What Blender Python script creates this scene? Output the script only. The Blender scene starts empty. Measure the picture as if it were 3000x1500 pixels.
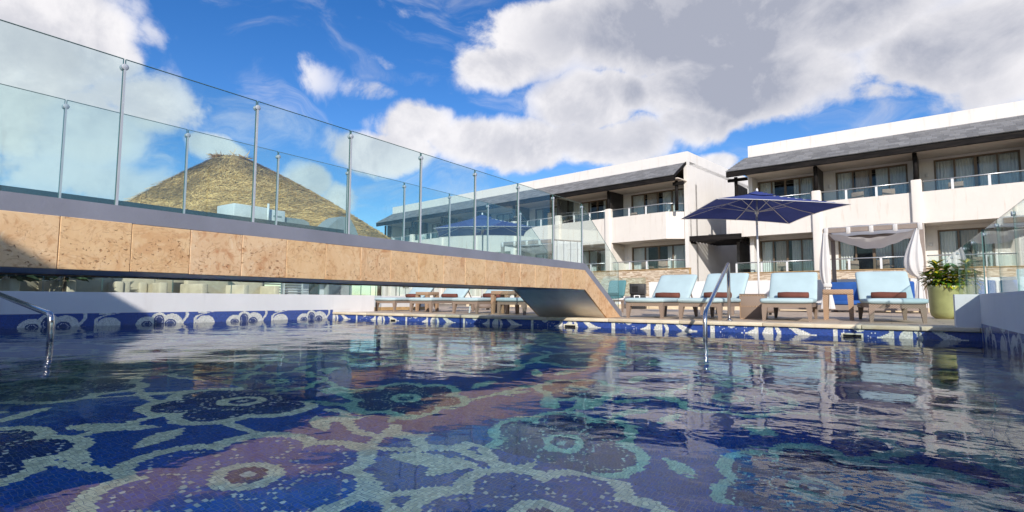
import bpy, bmesh, math, random
import numpy as np
from mathutils import Vector, Matrix
random.seed(7); rng = np.random.default_rng(11)
R = math.radians
scene = bpy.context.scene
col = scene.collection

# ------------------------------------------------------------------ camera, sky, sun, exposure
cam_d = bpy.data.cameras.new('camera'); cam = bpy.data.objects.new('camera', cam_d); col.objects.link(cam)
scene.camera = cam
cam_d.sensor_width = 36.0; cam_d.lens = 19.388; cam_d.clip_start = 0.02; cam_d.clip_end = 2000
_yaw, _pit, _rol = R(34.386), R(4.546), R(0.246)
_f = Vector((-math.sin(_yaw)*math.cos(_pit), math.cos(_yaw)*math.cos(_pit), math.sin(_pit)))
_r = Vector((math.cos(_yaw), math.sin(_yaw), 0)); _u = _r.cross(_f)
CR = _r*math.cos(_rol) + _u*math.sin(_rol); CU = -_r*math.sin(_rol) + _u*math.cos(_rol)
cam.matrix_world = Matrix(((CR.x, CU.x, -_f.x, 0), (CR.y, CU.y, -_f.y, 0), (CR.z, CU.z, -_f.z, .45), (0, 0, 0, 1)))

SUN = Vector((1.15, -1.59, 1.0)).normalized()
SUN_EL = math.asin(SUN.z); SUN_AZ = math.atan2(SUN.x, SUN.y)
sun_d = bpy.data.lights.new('sun', 'SUN'); sun = bpy.data.objects.new('sun', sun_d); col.objects.link(sun)
sun_d.energy = 2.55; sun_d.angle = R(0.53); sun_d.color = (1.0, .935, .85)
sun.rotation_euler = SUN.to_track_quat('Z', 'Y').to_euler()

world = bpy.data.worlds.new('World'); scene.world = world; world.use_nodes = True
def build_sky():
    nt = world.node_tree; N = nt.nodes; L = nt.links; N.clear()
    def nd(t, **k):
        n = N.new(t)
        for a, b in k.items(): setattr(n, a, b)
        return n
    def put(s, v):
        if hasattr(v, 'links') or isinstance(v, bpy.types.NodeSocket): L.new(v, s)
        else: s.default_value = v
    def math_(op, a, b=0.0, c=None, clamp=False):
        n = nd('ShaderNodeMath', operation=op, use_clamp=clamp); put(n.inputs[0], a); put(n.inputs[1], b)
        if c is not None: put(n.inputs[2], c)
        return n.outputs[0]
    def vec(op, a, b=(0, 0, 0)):
        n = nd('ShaderNodeVectorMath', operation=op); put(n.inputs[0], a); put(n.inputs[1], b)
        return n.outputs['Value'] if op in ('LENGTH', 'DOT_PRODUCT') else n.outputs[0]
    def noise(v, sc, det, rough=.55, dist=0.0):
        n = nd('ShaderNodeTexNoise'); L.new(v, n.inputs['Vector'])
        n.inputs['Scale'].default_value = sc; n.inputs['Detail'].default_value = det
        n.inputs['Roughness'].default_value = rough; n.inputs['Distortion'].default_value = dist
        return n
    def mix(f, a, b):
        n = nd('ShaderNodeMix', data_type='RGBA'); put(n.inputs[0], f); put(n.inputs[6], a); put(n.inputs[7], b)
        return n.outputs[2]
    def ramp(x, a, b, lo=0.0, hi=1.0):
        n = nd('ShaderNodeMapRange', interpolation_type='SMOOTHSTEP'); put(n.inputs[0], x)
        n.inputs[1].default_value = a; n.inputs[2].default_value = b; n.inputs[3].default_value = lo; n.inputs[4].default_value = hi
        return n.outputs[0]
    sky = nd('ShaderNodeTexSky', sky_type='NISHITA'); sky.sun_disc = False
    sky.sun_elevation = SUN_EL; sky.sun_rotation = SUN_AZ
    sky.altitude = 0; sky.air_density = 1.0; sky.dust_density = .3; sky.ozone_density = 3.0
    hs = nd('ShaderNodeHueSaturation'); L.new(sky.outputs[0], hs.inputs['Color'])
    hs.inputs['Hue'].default_value = .512; hs.inputs['Saturation'].default_value = SKY_SAT; hs.inputs['Value'].default_value = SKY_VAL
    tc = nd('ShaderNodeTexCoord'); d = tc.outputs['Generated']
    # warp the view direction a little so that cloud outlines are not round
    w1 = noise(d, 5.0, 3, .5).outputs['Color']
    w = vec('MULTIPLY', vec('SUBTRACT', w1, (.5, .5, .5)), (.17, .17, .12)); dw = vec('ADD', d, w)
    # cloud masses, as directions in the sky (east-north-up) with angular widths: dir, rx, ry, weight, greyness
    def masses(lst):
        acc = None; grey = None
        for (c, rx, ry, wt, g) in lst:
            s = vec('MULTIPLY', vec('SUBTRACT', dw, c), (1/rx, 1/rx, 1/ry))
            l = vec('LENGTH', s)
            m = ramp(l, 1.25, .1, 0.0, wt)
            acc = m if acc is None else math_('MAXIMUM', acc, m)
            if g > 0:
                gg = ramp(l, 1.3, .45, 0.0, g); grey = gg if grey is None else math_('MAXIMUM', grey, gg)
        return acc, grey
    acc, grey = masses(CLOUDS)
    n1 = noise(d, 6.5, 13, .63, .3).outputs['Fac']
    n2 = noise(d, 2.6, 4, .5).outputs['Fac']
    # away from the masses above the same broken cloud goes on
    rest = ramp(vec('DOT_PRODUCT', d, (-.47, .88, .05)), .55, .1, 0, .55)
    acc = math_('MAXIMUM', acc, math_('MULTIPLY', rest, ramp(n2, .42, .62)))
    dens = math_('ADD', acc, math_('MULTIPLY', math_('SUBTRACT', n1, .5), 1.7))
    cover = math_('MULTIPLY', ramp(dens, .30, .60), ramp(acc, .12, .72, .25, 1.0))
    thin = noise(vec('MULTIPLY', dw, (1, 1, 2.6)), 4.2, 9, .62, .8).outputs['Fac']
    cover = math_('MAXIMUM', cover, ramp(thin, .47, .80, 0.0, .62))
    # shading: the same density sampled a step towards the sun tells lit side from shaded side
    d2 = vec('ADD', d, (SUN.x*.045, SUN.y*.045, .06))
    n3 = noise(d2, 6.5, 7, .63, .3).outputs['Fac']
    lit = ramp(math_('SUBTRACT', n1, n3), -.14, .16)
    body = ramp(dens, .45, 1.15)
    soft = noise(vec('ADD', d, (3.1, 1.7, .4)), 3.2, 5, .5, .4).outputs['Fac']
    shade = math_('ADD', math_('MULTIPLY', math_('SUBTRACT', 1.0, lit), .42), math_('MULTIPLY', body, .10))
    gq = math_('MULTIPLY', math_('MULTIPLY', grey, ramp(dens, .42, 1.15)), ramp(soft, .28, .64, .48, .98))
    shade = math_('ADD', shade, gq, clamp=True)
    c_lit = (CLOUD_K*1.0, CLOUD_K*.97, CLOUD_K*.97, 1); c_sh = (CLOUD_K*.40, CLOUD_K*.42, CLOUD_K*.50, 1)
    ccol = mix(shade, c_lit, c_sh)
    fcol = mix(math_('MULTIPLY', cover, .96), hs.outputs[0], ccol)
    bg = nd('ShaderNodeBackground'); L.new(fcol, bg.inputs['Color']); bg.inputs['Strength'].default_value = SKY_STR
    out = nd('ShaderNodeOutputWorld'); L.new(bg.outputs[0], out.inputs['Surface'])
SKY_STR, SKY_SAT, SKY_VAL, CLOUD_K = .115, 1.33, .72, 5.1
def sky_dir(px, py):
    v = CR*((px-1500)/1615.67) + CU*((750-py)/1615.67) + _f
    return tuple(v.normalized())
def cl(px, py, rx, ry, wt=1.0, g=0.0):
    return (sky_dir(px, py), rx/1616.0, ry/1616.0, wt, g)
CLOUDS = [
    cl(60, 110, 250, 190, 1.0), cl(230, 130, 150, 120, .95), cl(100, 350, 330, 190, .85, .25), cl(400, 300, 210, 120, .8, .2), cl(150, 520, 420, 120, .6, .3),
    cl(860, 225, 180, 80, .54), cl(1100, 250, 130, 45, .5), cl(1115, 180, 60, 30, .45), cl(400, 110, 120, 50, .45), cl(660, 245, 80, 40, .45), cl(670, 330, 70, 30, .45),
    cl(600, 425, 90, 60, .8), cl(870, 520, 130, 80, .85), cl(990, 570, 120, 80, .7),
    cl(1230, 360, 170, 110, 1.0, .1), cl(1150, 440, 240, 90, .9, .25), cl(1450, 430, 300, 120, 1.0, .1), cl(1700, 330, 230, 130, 1.0, .1), cl(1830, 290, 130, 90, 1.0, .0), cl(1750, 430, 330, 110, .95, .3),
    cl(1480, 170, 220, 110, 1.0, .25), cl(1640, 90, 320, 170, 1.0, .4), cl(2050, 80, 560, 190, 1.2, .75), cl(2150, 250, 420, 170, 1.1, .8), cl(2060, 370, 260, 90, .9, .7), cl(2500, 40, 420, 120, 1.0, .75),
    cl(2830, 130, 320, 130, .95, .8), cl(2600, 260, 280, 55, .62, .4), cl(2940, 230, 260, 90, .75, .6), cl(2420, 300, 120, 40, .5, .3),
    cl(2130, 480, 110, 45, .8, .1), cl(1230, 10, 140, 40, .5, .2),
]
build_sky()
vs = scene.view_settings; vs.view_transform = 'Standard'; vs.look = 'None'; vs.exposure = 0.86; vs.gamma = 1.0; vs.use_curve_mapping = False
cy = scene.cycles
cy.use_denoising = True; cy.max_bounces = 11; cy.transparent_max_bounces = 32; cy.transmission_bounces = 10; cy.glossy_bounces = 4; cy.diffuse_bounces = 3
cy.caustics_refractive = True; cy.caustics_reflective = False; cy.sample_clamp_indirect = 30.0; cy.blur_glossy = 1.0

# ------------------------------------------------------------------ helpers: tags, meshes
def tag(o, label=None, cat=None, group=None, kind=None):
    if label: o['label'] = label
    if cat: o['category'] = cat
    if group: o['group'] = group
    if kind: o['kind'] = kind
    return o
def thing(name, label, cat, loc=(0, 0, 0), rz=0.0, group=None):
    o = bpy.data.objects.new(name, None); col.objects.link(o); o.location = loc; o.rotation_euler = (0, 0, rz)
    o.empty_display_size = .1
    return tag(o, label, cat, group)
def link(name, me, parent=None, mat=None, loc=None):
    if mat is not None and not me.materials: me.materials.append(mat)
    o = bpy.data.objects.new(name, me); col.objects.link(o)
    if parent is not None: o.parent = parent
    if loc is not None: o.location = loc
    return o
class MB:
    def __init__(s): s.v = []; s.f = []; s.sm = []
    def add(s, vs_, fs, smooth=False):
        b = len(s.v); s.v += [tuple(p) for p in vs_]; s.f += [tuple(i+b for i in q) for q in fs]; s.sm += [smooth]*len(fs); return s
    def box(s, x0, x1, y0, y1, z0, z1):
        return s.add([(x0, y0, z0), (x1, y0, z0), (x1, y1, z0), (x0, y1, z0), (x0, y0, z1), (x1, y0, z1), (x1, y1, z1), (x0, y1, z1)],
                     [(0, 3, 2, 1), (4, 5, 6, 7), (0, 1, 5, 4), (1, 2, 6, 5), (2, 3, 7, 6), (3, 0, 4, 7)])
    def hexa(s, p8):
        return s.add(p8, [(0, 3, 2, 1), (4, 5, 6, 7), (0, 1, 5, 4), (1, 2, 6, 5), (2, 3, 7, 6), (3, 0, 4, 7)])
    def prism(s, poly, axis, a0, a1):
        """poly: list of 2D points in the other two axes (order x<y<z), extruded along axis from a0 to a1"""
        def P(p, a): return (a, p[0], p[1]) if axis == 'x' else (p[0], a, p[1]) if axis == 'y' else (p[0], p[1], a)
        n = len(poly); vs_ = [P(p, a0) for p in poly] + [P(p, a1) for p in poly]
        fs = [tuple(range(n)), tuple(reversed(range(n, 2*n)))] + [(i, i+n, (i+1) % n + n, (i+1) % n) for i in range(n)]
        return s.add(vs_, fs)
    def tube(s, pts, r, n=10, cap=True):
        pts = [Vector(p) for p in pts]; rings = []; up = Vector((0, 0, 1)); prev = None
        rr = r if isinstance(r, (list, tuple)) else [r]*len(pts)
        vs_ = []
        for i, p in enumerate(pts):
            t = (pts[min(i+1, len(pts)-1)] - pts[max(i-1, 0)]).normalized()
            if prev is None:
                a = up if abs(t.z) < .9 else Vector((1, 0, 0)); nx = t.cross(a).normalized()
            else:
                nx = (prev - t*prev.dot(t)); nx = nx.normalized() if nx.length > 1e-6 else t.orthogonal().normalized()
            prev = nx; ny = t.cross(nx)
            for k in range(n):
                a = 2*math.pi*k/n; vs_.append(p + (nx*math.cos(a) + ny*math.sin(a))*rr[i])
        fs = []
        for i in range(len(pts)-1):
            for k in range(n):
                fs.append((i*n+k, i*n+(k+1) % n, (i+1)*n+(k+1) % n, (i+1)*n+k))
        s.add(vs_, fs, True)
        if cap:
            b = len(s.v) - len(vs_)
            s.f += [tuple(b+k for k in reversed(range(n))), tuple(b+(len(pts)-1)*n+k for k in range(n))]; s.sm += [False, False]
        return s
    def lathe(s, prof, n=24, c=(0, 0)):
        vs_ = []; fs = []
        for (r, z) in prof:
            for k in range(n):
                a = 2*math.pi*k/n; vs_.append((c[0]+r*math.cos(a), c[1]+r*math.sin(a), z))
        for i in range(len(prof)-1):
            for k in range(n): fs.append((i*n+k, i*n+(k+1) % n, (i+1)*n+(k+1) % n, (i+1)*n+k))
        return s.add(vs_, fs, True)
    def grid(s, fn, nu, nv, smooth=True):
        vs_ = [fn(i/nu, j/nv) for j in range(nv+1) for i in range(nu+1)]
        fs = [(j*(nu+1)+i, j*(nu+1)+i+1, (j+1)*(nu+1)+i+1, (j+1)*(nu+1)+i) for j in range(nv) for i in range(nu)]
        return s.add(vs_, fs, smooth)
    def rbox(s, x0, x1, y0, y1, z0, z1, r=.02, seg=3):
        bm = bmesh.new(); bmesh.ops.create_cube(bm, size=1)
        for v in bm.verts:
            v.co = Vector(((x0+x1)/2 + v.co.x*(x1-x0), (y0+y1)/2 + v.co.y*(y1-y0), (z0+z1)/2 + v.co.z*(z1-z0)))
        bmesh.ops.bevel(bm, geom=list(bm.edges), offset=r, segments=seg, profile=.5, affect='EDGES')
        bm.verts.index_update()
        s.add([v.co[:] for v in bm.verts], [[v.index for v in f.verts] for f in bm.faces], True); bm.free(); return s
    def mesh(s, name):
        me = bpy.data.meshes.new(name); me.from_pydata(s.v, [], s.f); me.update()
        me.polygons.foreach_set('use_smooth', s.sm); return me
    def build(s, name, mat, parent=None, loc=None): return link(name, s.mesh(name), parent, mat, loc)
def pane_mesh(name, poly, axis, a0, a1): return MB().prism(poly, axis, a0, a1).mesh(name)
def copy_tree(o, parent=None):
    c = o.copy(); col.objects.link(c); c.parent = parent
    for ch in o.children: copy_tree(ch, c)
    return c

# ------------------------------------------------------------------ materials
MATS = {}
class MT:
    def __init__(s, name):
        s.m = bpy.data.materials.new(name); s.m.use_nodes = True; s.N = s.m.node_tree.nodes; s.L = s.m.node_tree.links; s.N.clear()
        s.out = s.N.new('ShaderNodeOutputMaterial'); MATS[name] = s.m
    def n(s, t, **k):
        x = s.N.new(t)
        for a, b in k.items(): setattr(x, a, b)
        return x
    def put(s, sock, v):
        if isinstance(v, bpy.types.NodeSocket): s.L.new(v, sock)
        else:
            if sock.type == 'RGBA' and len(v) == 3: v = (*v, 1)
            sock.default_value = v
    def coord(s, scale=(1, 1, 1), kind='Object', rot=(0, 0, 0)):
        tc = s.n('ShaderNodeTexCoord'); mp = s.n('ShaderNodeMapping'); s.L.new(tc.outputs[kind], mp.inputs[0])
        mp.inputs['Scale'].default_value = scale; mp.inputs['Rotation'].default_value = rot; return mp.outputs[0]
    def noise(s, v, sc, det=4, rough=.55, dist=0, out='Fac'):
        x = s.n('ShaderNodeTexNoise'); s.L.new(v, x.inputs['Vector']); x.inputs['Scale'].default_value = sc; x.inputs['Detail'].default_value = det
        x.inputs['Roughness'].default_value = rough; x.inputs['Distortion'].default_value = dist; return x.outputs[out]
    def math(s, op, a, b=0.0, clamp=False):
        x = s.n('ShaderNodeMath', operation=op, use_clamp=clamp); s.put(x.inputs[0], a); s.put(x.inputs[1], b); return x.outputs[0]
    def vmath(s, op, a, b=(0, 0, 0)):
        x = s.n('ShaderNodeVectorMath', operation=op); s.put(x.inputs[0], a); s.put(x.inputs[1], b); return x.outputs[0]
    def ramp(s, x, a, b, lo=0.0, hi=1.0):
        n = s.n('ShaderNodeMapRange', interpolation_type='SMOOTHSTEP'); s.put(n.inputs[0], x)
        for i, v in enumerate((a, b, lo, hi)): n.inputs[i+1].default_value = v
        return n.outputs[0]
    def mix(s, f, a, b, mode='MIX'):
        x = s.n('ShaderNodeMix', data_type='RGBA', blend_type=mode); s.put(x.inputs[0], f); s.put(x.inputs[6], a); s.put(x.inputs[7], b); return x.outputs[2]
    def bump(s, h, st=.3, d=.01, nrm=None):
        x = s.n('ShaderNodeBump'); s.L.new(h, x.inputs['Height']); x.inputs['Strength'].default_value = st; x.inputs['Distance'].default_value = d
        if nrm is not None: s.L.new(nrm, x.inputs['Normal'])
        return x.outputs[0]
    def bsdf(s, color, rough=.6, normal=None, metal=0.0, spec=.5, **k):
        b = s.n('ShaderNodeBsdfPrincipled'); s.put(b.inputs['Base Color'], color); s.put(b.inputs['Roughness'], rough)
        b.inputs['Metallic'].default_value = metal; b.inputs['Specular IOR Level'].default_value = spec
        if normal is not None: s.L.new(normal, b.inputs['Normal'])
        for a, v in k.items(): s.put(b.inputs[a.replace('_', ' ')], v)
        s.L.new(b.outputs[0], s.out.inputs['Surface']); return s.m
    def orand(s):
        return s.n('ShaderNodeObjectInfo').outputs['Random']
def simple(name, c, rough=.6, var=.12, sc=6.0, bump=0.0, bsc=60.0, metal=0.0, spec=.4, kind='Object'):
    t = MT(name); v = t.coord(kind=kind); nz = t.noise(v, sc, 5)
    c2 = tuple(max(0, x*(1-var)) for x in c); c1 = tuple(min(1, x*(1+var*.6)) for x in c)
    colr = t.mix(t.ramp(nz, .3, .7), c2, c1)
    nb = t.bump(t.noise(v, bsc, 3), bump, .01) if bump else None
    return t.bsdf(colr, rough, nb, metal, spec)
def stucco(name, c, stain=(.35, .3, .24), amt=.18):
    t = MT(name); v = t.coord(); a = t.noise(v, 1.3, 6, .6)
    st = t.noise(t.coord((2.2, 2.2, .25)), 2.0, 6, .65)
    m1 = t.mix(t.ramp(a, .3, .75), tuple(x*.95 for x in c), c)
    m2 = t.mix(t.math('MULTIPLY', t.ramp(st, .53, .75), amt), m1, stain)
    h = t.math('ADD', t.math('MULTIPLY', t.noise(v, 7, 4), .6), t.math('MULTIPLY', t.noise(v, 90, 3), .25))
    return t.bsdf(m2, .85, t.bump(h, .35, .02), spec=.2)
stucco('white_stucco', (.80, .79, .78), amt=.10)
stucco('cream_stucco', (.78, .73, .67), stain=(.45, .30, .18), amt=.4)
stucco('white_wall', (.80, .77, .73), stain=(.5, .36, .25), amt=.3)
stucco('soffit_plaster', (.72, .64, .55))
def travertine():
    t = MT('travertine'); r = t.orand(); v0 = t.coord()
    off = t.n('ShaderNodeCombineXYZ'); t.put(off.inputs[0], t.math('MULTIPLY', r, 37.0)); t.put(off.inputs[1], t.math('MULTIPLY', r, 91.0)); t.put(off.inputs[2], t.math('MULTIPLY', r, 53.0))
    v = t.vmath('ADD', v0, off.outputs[0])
    big = t.noise(v, 2.2, 6, .6, 1.6); mid = t.noise(v, 7, 8, .65, 2.2); fine = t.noise(v, 40, 4, .6)
    base = t.mix(t.ramp(big, .33, .68), (.76, .53, .32), (.67, .42, .23))
    base = t.mix(t.ramp(mid, .52, .68, 0, .7), base, (.50, .23, .10))
    base = t.mix(t.ramp(mid, .46, .30, 0, .6), base, (.80, .62, .42))
    base = t.mix(t.ramp(t.noise(v, 2.8, 7, .66, 1.6), .54, .62, 0, .6), base, (.52, .24, .11))
    base = t.mix(t.ramp(r, 0, 1, 0, .4), base, (.76, .50, .24))
    vein = t.math('ABSOLUTE', t.math('SUBTRACT', t.noise(v, 3.4, 5, .55, 2.8), .5))
    base = t.mix(t.ramp(vein, .02, 0, 0, .4), base, (.40, .20, .09))
    pv = t.noise(t.vmath('MULTIPLY', v, (1, 1, 1.6)), 44, 3, .5, .6); pz = t.noise(v, 4.0, 2)
    pit = t.math('MULTIPLY', t.ramp(pv, .62, .68), t.ramp(pz, .42, .58))
    base = t.mix(t.math('MULTIPLY', pit, .75), base, (.30, .13, .05))
    h = t.math('SUBTRACT', t.math('MULTIPLY', fine, .18), pit)
    return t.bsdf(base, .62, t.bump(h, .7, .012), spec=.3)
travertine()
simple('ochre_stone', (.52, .34, .16), .7, .25, 8, .3)
def coping():
    t = MT('coping_stone'); v = t.coord((.6, 2, 2)); a = t.noise(v, 5, 7, .6, .8)
    c = t.mix(t.ramp(a, .3, .7), (.62, .50, .33), (.76, .66, .49)); c = t.mix(t.ramp(t.noise(v, 22, 4), .56, .7, 0, .4), c, (.48, .36, .22))
    return t.bsdf(c, .55, t.bump(t.noise(v, 50, 3), .25, .006), spec=.3)
coping()
def deck():
    t = MT('deck_paving'); v = t.coord((1, 1, 1)); a = t.noise(t.coord((.5, 3.5, 1)), 3.5, 8, .6, .6)
    br = t.n('ShaderNodeTexBrick'); t.L.new(v, br.inputs['Vector']); br.inputs['Scale'].default_value = 1.0
    br.inputs['Brick Width'].default_value = 1.2; br.inputs['Row Height'].default_value = .4; br.inputs['Mortar Size'].default_value = .008
    br.inputs['Color1'].default_value = (.0, 0, 0, 1); br.inputs['Color2'].default_value = (1, 1, 1, 1); br.inputs['Mortar'].default_value = (.5, .5, .5, 1)
    c = t.mix(t.ramp(a, .3, .7), (.48, .36, .25), (.66, .52, .38))
    c = t.mix(t.math('MULTIPLY', br.outputs['Color'], .25), c, (.62, .49, .36)); c = t.mix(t.math('MULTIPLY', br.outputs['Fac'], .7), c, (.26, .19, .13))
    return t.bsdf(c, .5, t.bump(t.math('SUBTRACT', t.math('MULTIPLY', a, .2), br.outputs['Fac']), .4, .006), spec=.35)
deck()
simple('grey_paint', (.23, .235, .28), .55, .10, 2.5, .12, 50)
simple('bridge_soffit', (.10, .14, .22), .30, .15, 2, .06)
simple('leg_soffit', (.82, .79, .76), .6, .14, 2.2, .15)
simple('steel', (.62, .62, .63), .18, .06, 4, metal=1.0)
simple('alu_white', (.78, .78, .78), .35, .04)
simple('alu_grey', (.52, .54, .56), .3, .05, metal=.6)
simple('alu_post', (.42, .45, .50), .4, .05)
simple('black_plastic', (.025, .025, .027), .5, .3, 20, .2)
simple('cone_black', (.008, .008, .009), .8, .2)
def darkwood():
    t = MT('dark_wood'); v = t.coord((.35, 3, 3)); a = t.noise(v, 4, 8, .7, .4)
    c = t.mix(t.ramp(a, .35, .75), (.006, .0055, .006), (.024, .020, .018)); c = t.mix(t.ramp(t.noise(v, 2.2, 6, .7), .66, .74), c, (.16, .09, .05))
    return t.bsdf(c, .75, t.bump(a, .5, .02), spec=.15)
darkwood()
def slatwood():
    t = MT('dark_boards'); v = t.coord(); sx = t.n('ShaderNodeSeparateXYZ'); t.L.new(v, sx.inputs[0])
    f = t.math('FRACT', t.math('MULTIPLY', sx.outputs['Z'], 7.5)); g = t.ramp(f, .0, .12)
    c = t.mix(t.noise(t.coord((1, 1, 9)), 3, 5), (.012, .011, .012), (.04, .035, .034))
    return t.bsdf(c, .55, t.bump(g, .8, .02))
slatwood()
def shingle():
    t = MT('shingle'); v = t.coord(); sx = t.n('ShaderNodeSeparateXYZ'); t.L.new(v, sx.inputs[0])
    r = t.orand(); u = t.math('ADD', t.math('MULTIPLY', sx.outputs['X'], 2.6), t.math('MULTIPLY', r, 9.0))
    cell = t.math('FLOOR', u); wn = t.n('ShaderNodeTexWhiteNoise', noise_dimensions='2D'); cb = t.n('ShaderNodeCombineXYZ'); t.put(cb.inputs[0], cell); t.put(cb.inputs[1], t.math('MULTIPLY', r, 50.0)); t.L.new(cb.outputs[0], wn.inputs[0])
    g = t.ramp(t.math('FRACT', u), 0, .03)
    c = t.mix(wn.outputs[0], (.16, .16, .165), (.25, .25, .255)); c = t.mix(t.ramp(t.noise(v, 3, 6), .5, .8, 0, .5), c, (.30, .29, .28)); c = t.mix(g, (.03, .03, .03), c)
    return t.bsdf(c, .75, t.bump(t.noise(v, 40, 3), .3, .01), spec=.3)
shingle()
def wicker(name, c, sc=60):
    t = MT(name); v = t.coord(); sx = t.n('ShaderNodeSeparateXYZ'); t.L.new(v, sx.inputs[0])
    a = t.math('SINE', t.math('MULTIPLY', t.math('ADD', sx.outputs['X'], sx.outputs['Y']), sc*3.0)); b = t.math('SINE', t.math('MULTIPLY', sx.outputs['Z'], sc*4.2))
    h = t.math('MULTIPLY', a, b); cc = t.mix(t.ramp(h, -.6, .8), tuple(x*.55 for x in c), tuple(min(1, x*1.15) for x in c))
    cc = t.mix(t.ramp(t.noise(v, 9, 4), .35, .7, 0, .35), cc, tuple(x*.7 for x in c))
    return t.bsdf(cc, .6, t.bump(h, .6, .004), spec=.3)
wicker('wicker_taupe', (.36, .27, .21)); wicker('wicker_tan', (.50, .33, .21), 45)
def fabric(name, c, var=.08, bump=.15, trans=0.0):
    t = MT(name); v = t.coord(); a = t.noise(v, 3.5, 4); w = t.noise(v, 240, 2)
    cc = t.mix(t.ramp(a, .3, .7), tuple(x*(1-var) for x in c), tuple(min(1, x*(1+var)) for x in c))
    nb = t.bump(t.math('ADD', t.math('MULTIPLY', a, .8), t.math('MULTIPLY', w, .15)), bump, .02)
    m = t.bsdf(cc, .85, nb, spec=.15)
    if trans:
        b = [n for n in t.N if n.type == 'BSDF_PRINCIPLED'][0]; tr = t.n('ShaderNodeBsdfTranslucent'); t.put(tr.inputs[0], c)
        mx = t.n('ShaderNodeMixShader'); mx.inputs[0].default_value = trans; t.L.new(b.outputs[0], mx.inputs[1]); t.L.new(tr.outputs[0], mx.inputs[2]); t.L.new(mx.outputs[0], t.out.inputs['Surface'])
    return m
fabric('aqua_vinyl', (.44, .565, .585), .05); fabric('towel_brown', (.17, .062, .045), .18, .5); fabric('canvas_blue', (.055, .078, .26), .12, .15, .18)
fabric('cushion_navy', (.03, .10, .34), .12); fabric('canvas_white', (.86, .85, .84), .04, .2, .35); fabric('sheer_white', (.75, .74, .73), .05, .1, .5)
fabric('curtain_cloth', (.84, .84, .81), .06, .1, .2); fabric('curtain_beige', (.52, .44, .38), .08, .1); fabric('shaded_aqua_vinyl', (.10, .24, .26), .05)  # the vinyl here is aqua with shade put into its colour
fabric('sand_fabric', (.55, .49, .36), .12)
def glass(name, tint, rough=0.0, ior=1.5, gain=1.0):
    t = MT(name); tr = t.n('ShaderNodeBsdfTransparent'); t.put(tr.inputs[0], tint); gl = t.n('ShaderNodeBsdfGlossy'); gl.inputs['Roughness'].default_value = rough; t.put(gl.inputs['Color'], (.95, 1, .98))
    ge = t.n('ShaderNodeNewGeometry'); iv = t.math('ADD', ior, t.math('MULTIPLY', ge.outputs['Backfacing'], 1/ior-ior))   # same reflectance from both faces of the sheet
    fr = t.n('ShaderNodeFresnel'); t.L.new(iv, fr.inputs[0]); mx = t.n('ShaderNodeMixShader'); t.put(mx.inputs[0], t.math('MULTIPLY', fr.outputs[0], gain, True))
    t.L.new(tr.outputs[0], mx.inputs[1]); t.L.new(gl.outputs[0], mx.inputs[2]); t.L.new(mx.outputs[0], t.out.inputs['Surface']); return t.m
glass('rail_glass', (.90, .960, .956)); glass('window_glass', (.95, .97, .97), 0, 1.33)
simple('glass_edge', (.09, .18, .17), .15, .1)
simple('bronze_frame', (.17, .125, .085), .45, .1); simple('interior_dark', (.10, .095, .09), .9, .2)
def thatch(name, c1, c2):
    t = MT(name); a = t.noise(t.coord(), .55, 5, .6); r = t.n('ShaderNodeAttribute'); r.attribute_name = 'tint'
    c = t.mix(r.outputs['Fac'], c1, c2); c = t.mix(t.ramp(a, .45, .68, 0, .7), c, tuple(x*.45 for x in c1)); return t.bsdf(c, .9, spec=.1)
thatch('thatch', (.46, .26, .075), (.95, .64, .26)); simple('thatch_core', (.40, .27, .115), .95, .3, 5, .3, 40)
simple('planter_glaze', (.42, .40, .17), .32, .12, 6, .05); simple('soil', (.05, .035, .025), .95, .4, 30, .6); simple('stem_brown', (.10, .07, .045), .8, .2)
def leafmat():
    t = MT('croton_leaf'); r = t.orand(); v = t.coord(); n1 = t.noise(v, 26, 4, .6)
    c = t.mix(t.ramp(n1, .45, .6), (.06, .16, .025), (.20, .34, .03)); c = t.mix(t.math('MULTIPLY', t.ramp(n1, .44, .56), t.ramp(r, .25, .7)), c, (.72, .52, .03))
    b = t.bsdf(c, .35, spec=.5); return b
leafmat()
def ledger():
    t = MT('ledger_stone'); at = t.n('ShaderNodeAttribute'); at.attribute_name = 'tint'; v = t.coord()
    c = t.mix(at.outputs['Fac'], (.46, .33, .22), (.82, .71, .56)); c = t.mix(t.ramp(t.noise(v, 1.1, 5, .65), .52, .72, 0, .6), c, (.16, .12, .08))
    return t.bsdf(c, .85, t.bump(t.noise(v, 30, 4), .5, .02), spec=.2)
ledger()
def mosaic(name, tile, grout=(.22, .26, .38), gloss=.12, spec=.5):
    t = MT(name); at = t.n('ShaderNodeAttribute'); at.attribute_name = 'tile_colour'
    v = t.coord((1/tile, 1/tile, 1/tile)); fr = t.vmath('FRACTION', t.vmath('ADD', v, (1000.5, 1000.5, 1000.5))); sx = t.n('ShaderNodeSeparateXYZ'); t.L.new(fr, sx.inputs[0])
    e = [t.math('ABSOLUTE', t.math('SUBTRACT', sx.outputs[i], .5)) for i in range(2)]      # lattice runs in the panel's own x and y
    g = t.math('MINIMUM', e[0], e[1]); m = t.ramp(g, .025, .06)
    return t.bsdf(t.mix(m, grout, at.outputs['Color']), t.ramp(m, 0, 1, .7, gloss), t.bump(m, .3, .002), spec=spec)
mosaic('mosaic_floor', .0155, gloss=.3, spec=.06); mosaic('mosaic_wall', .0125)
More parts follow.
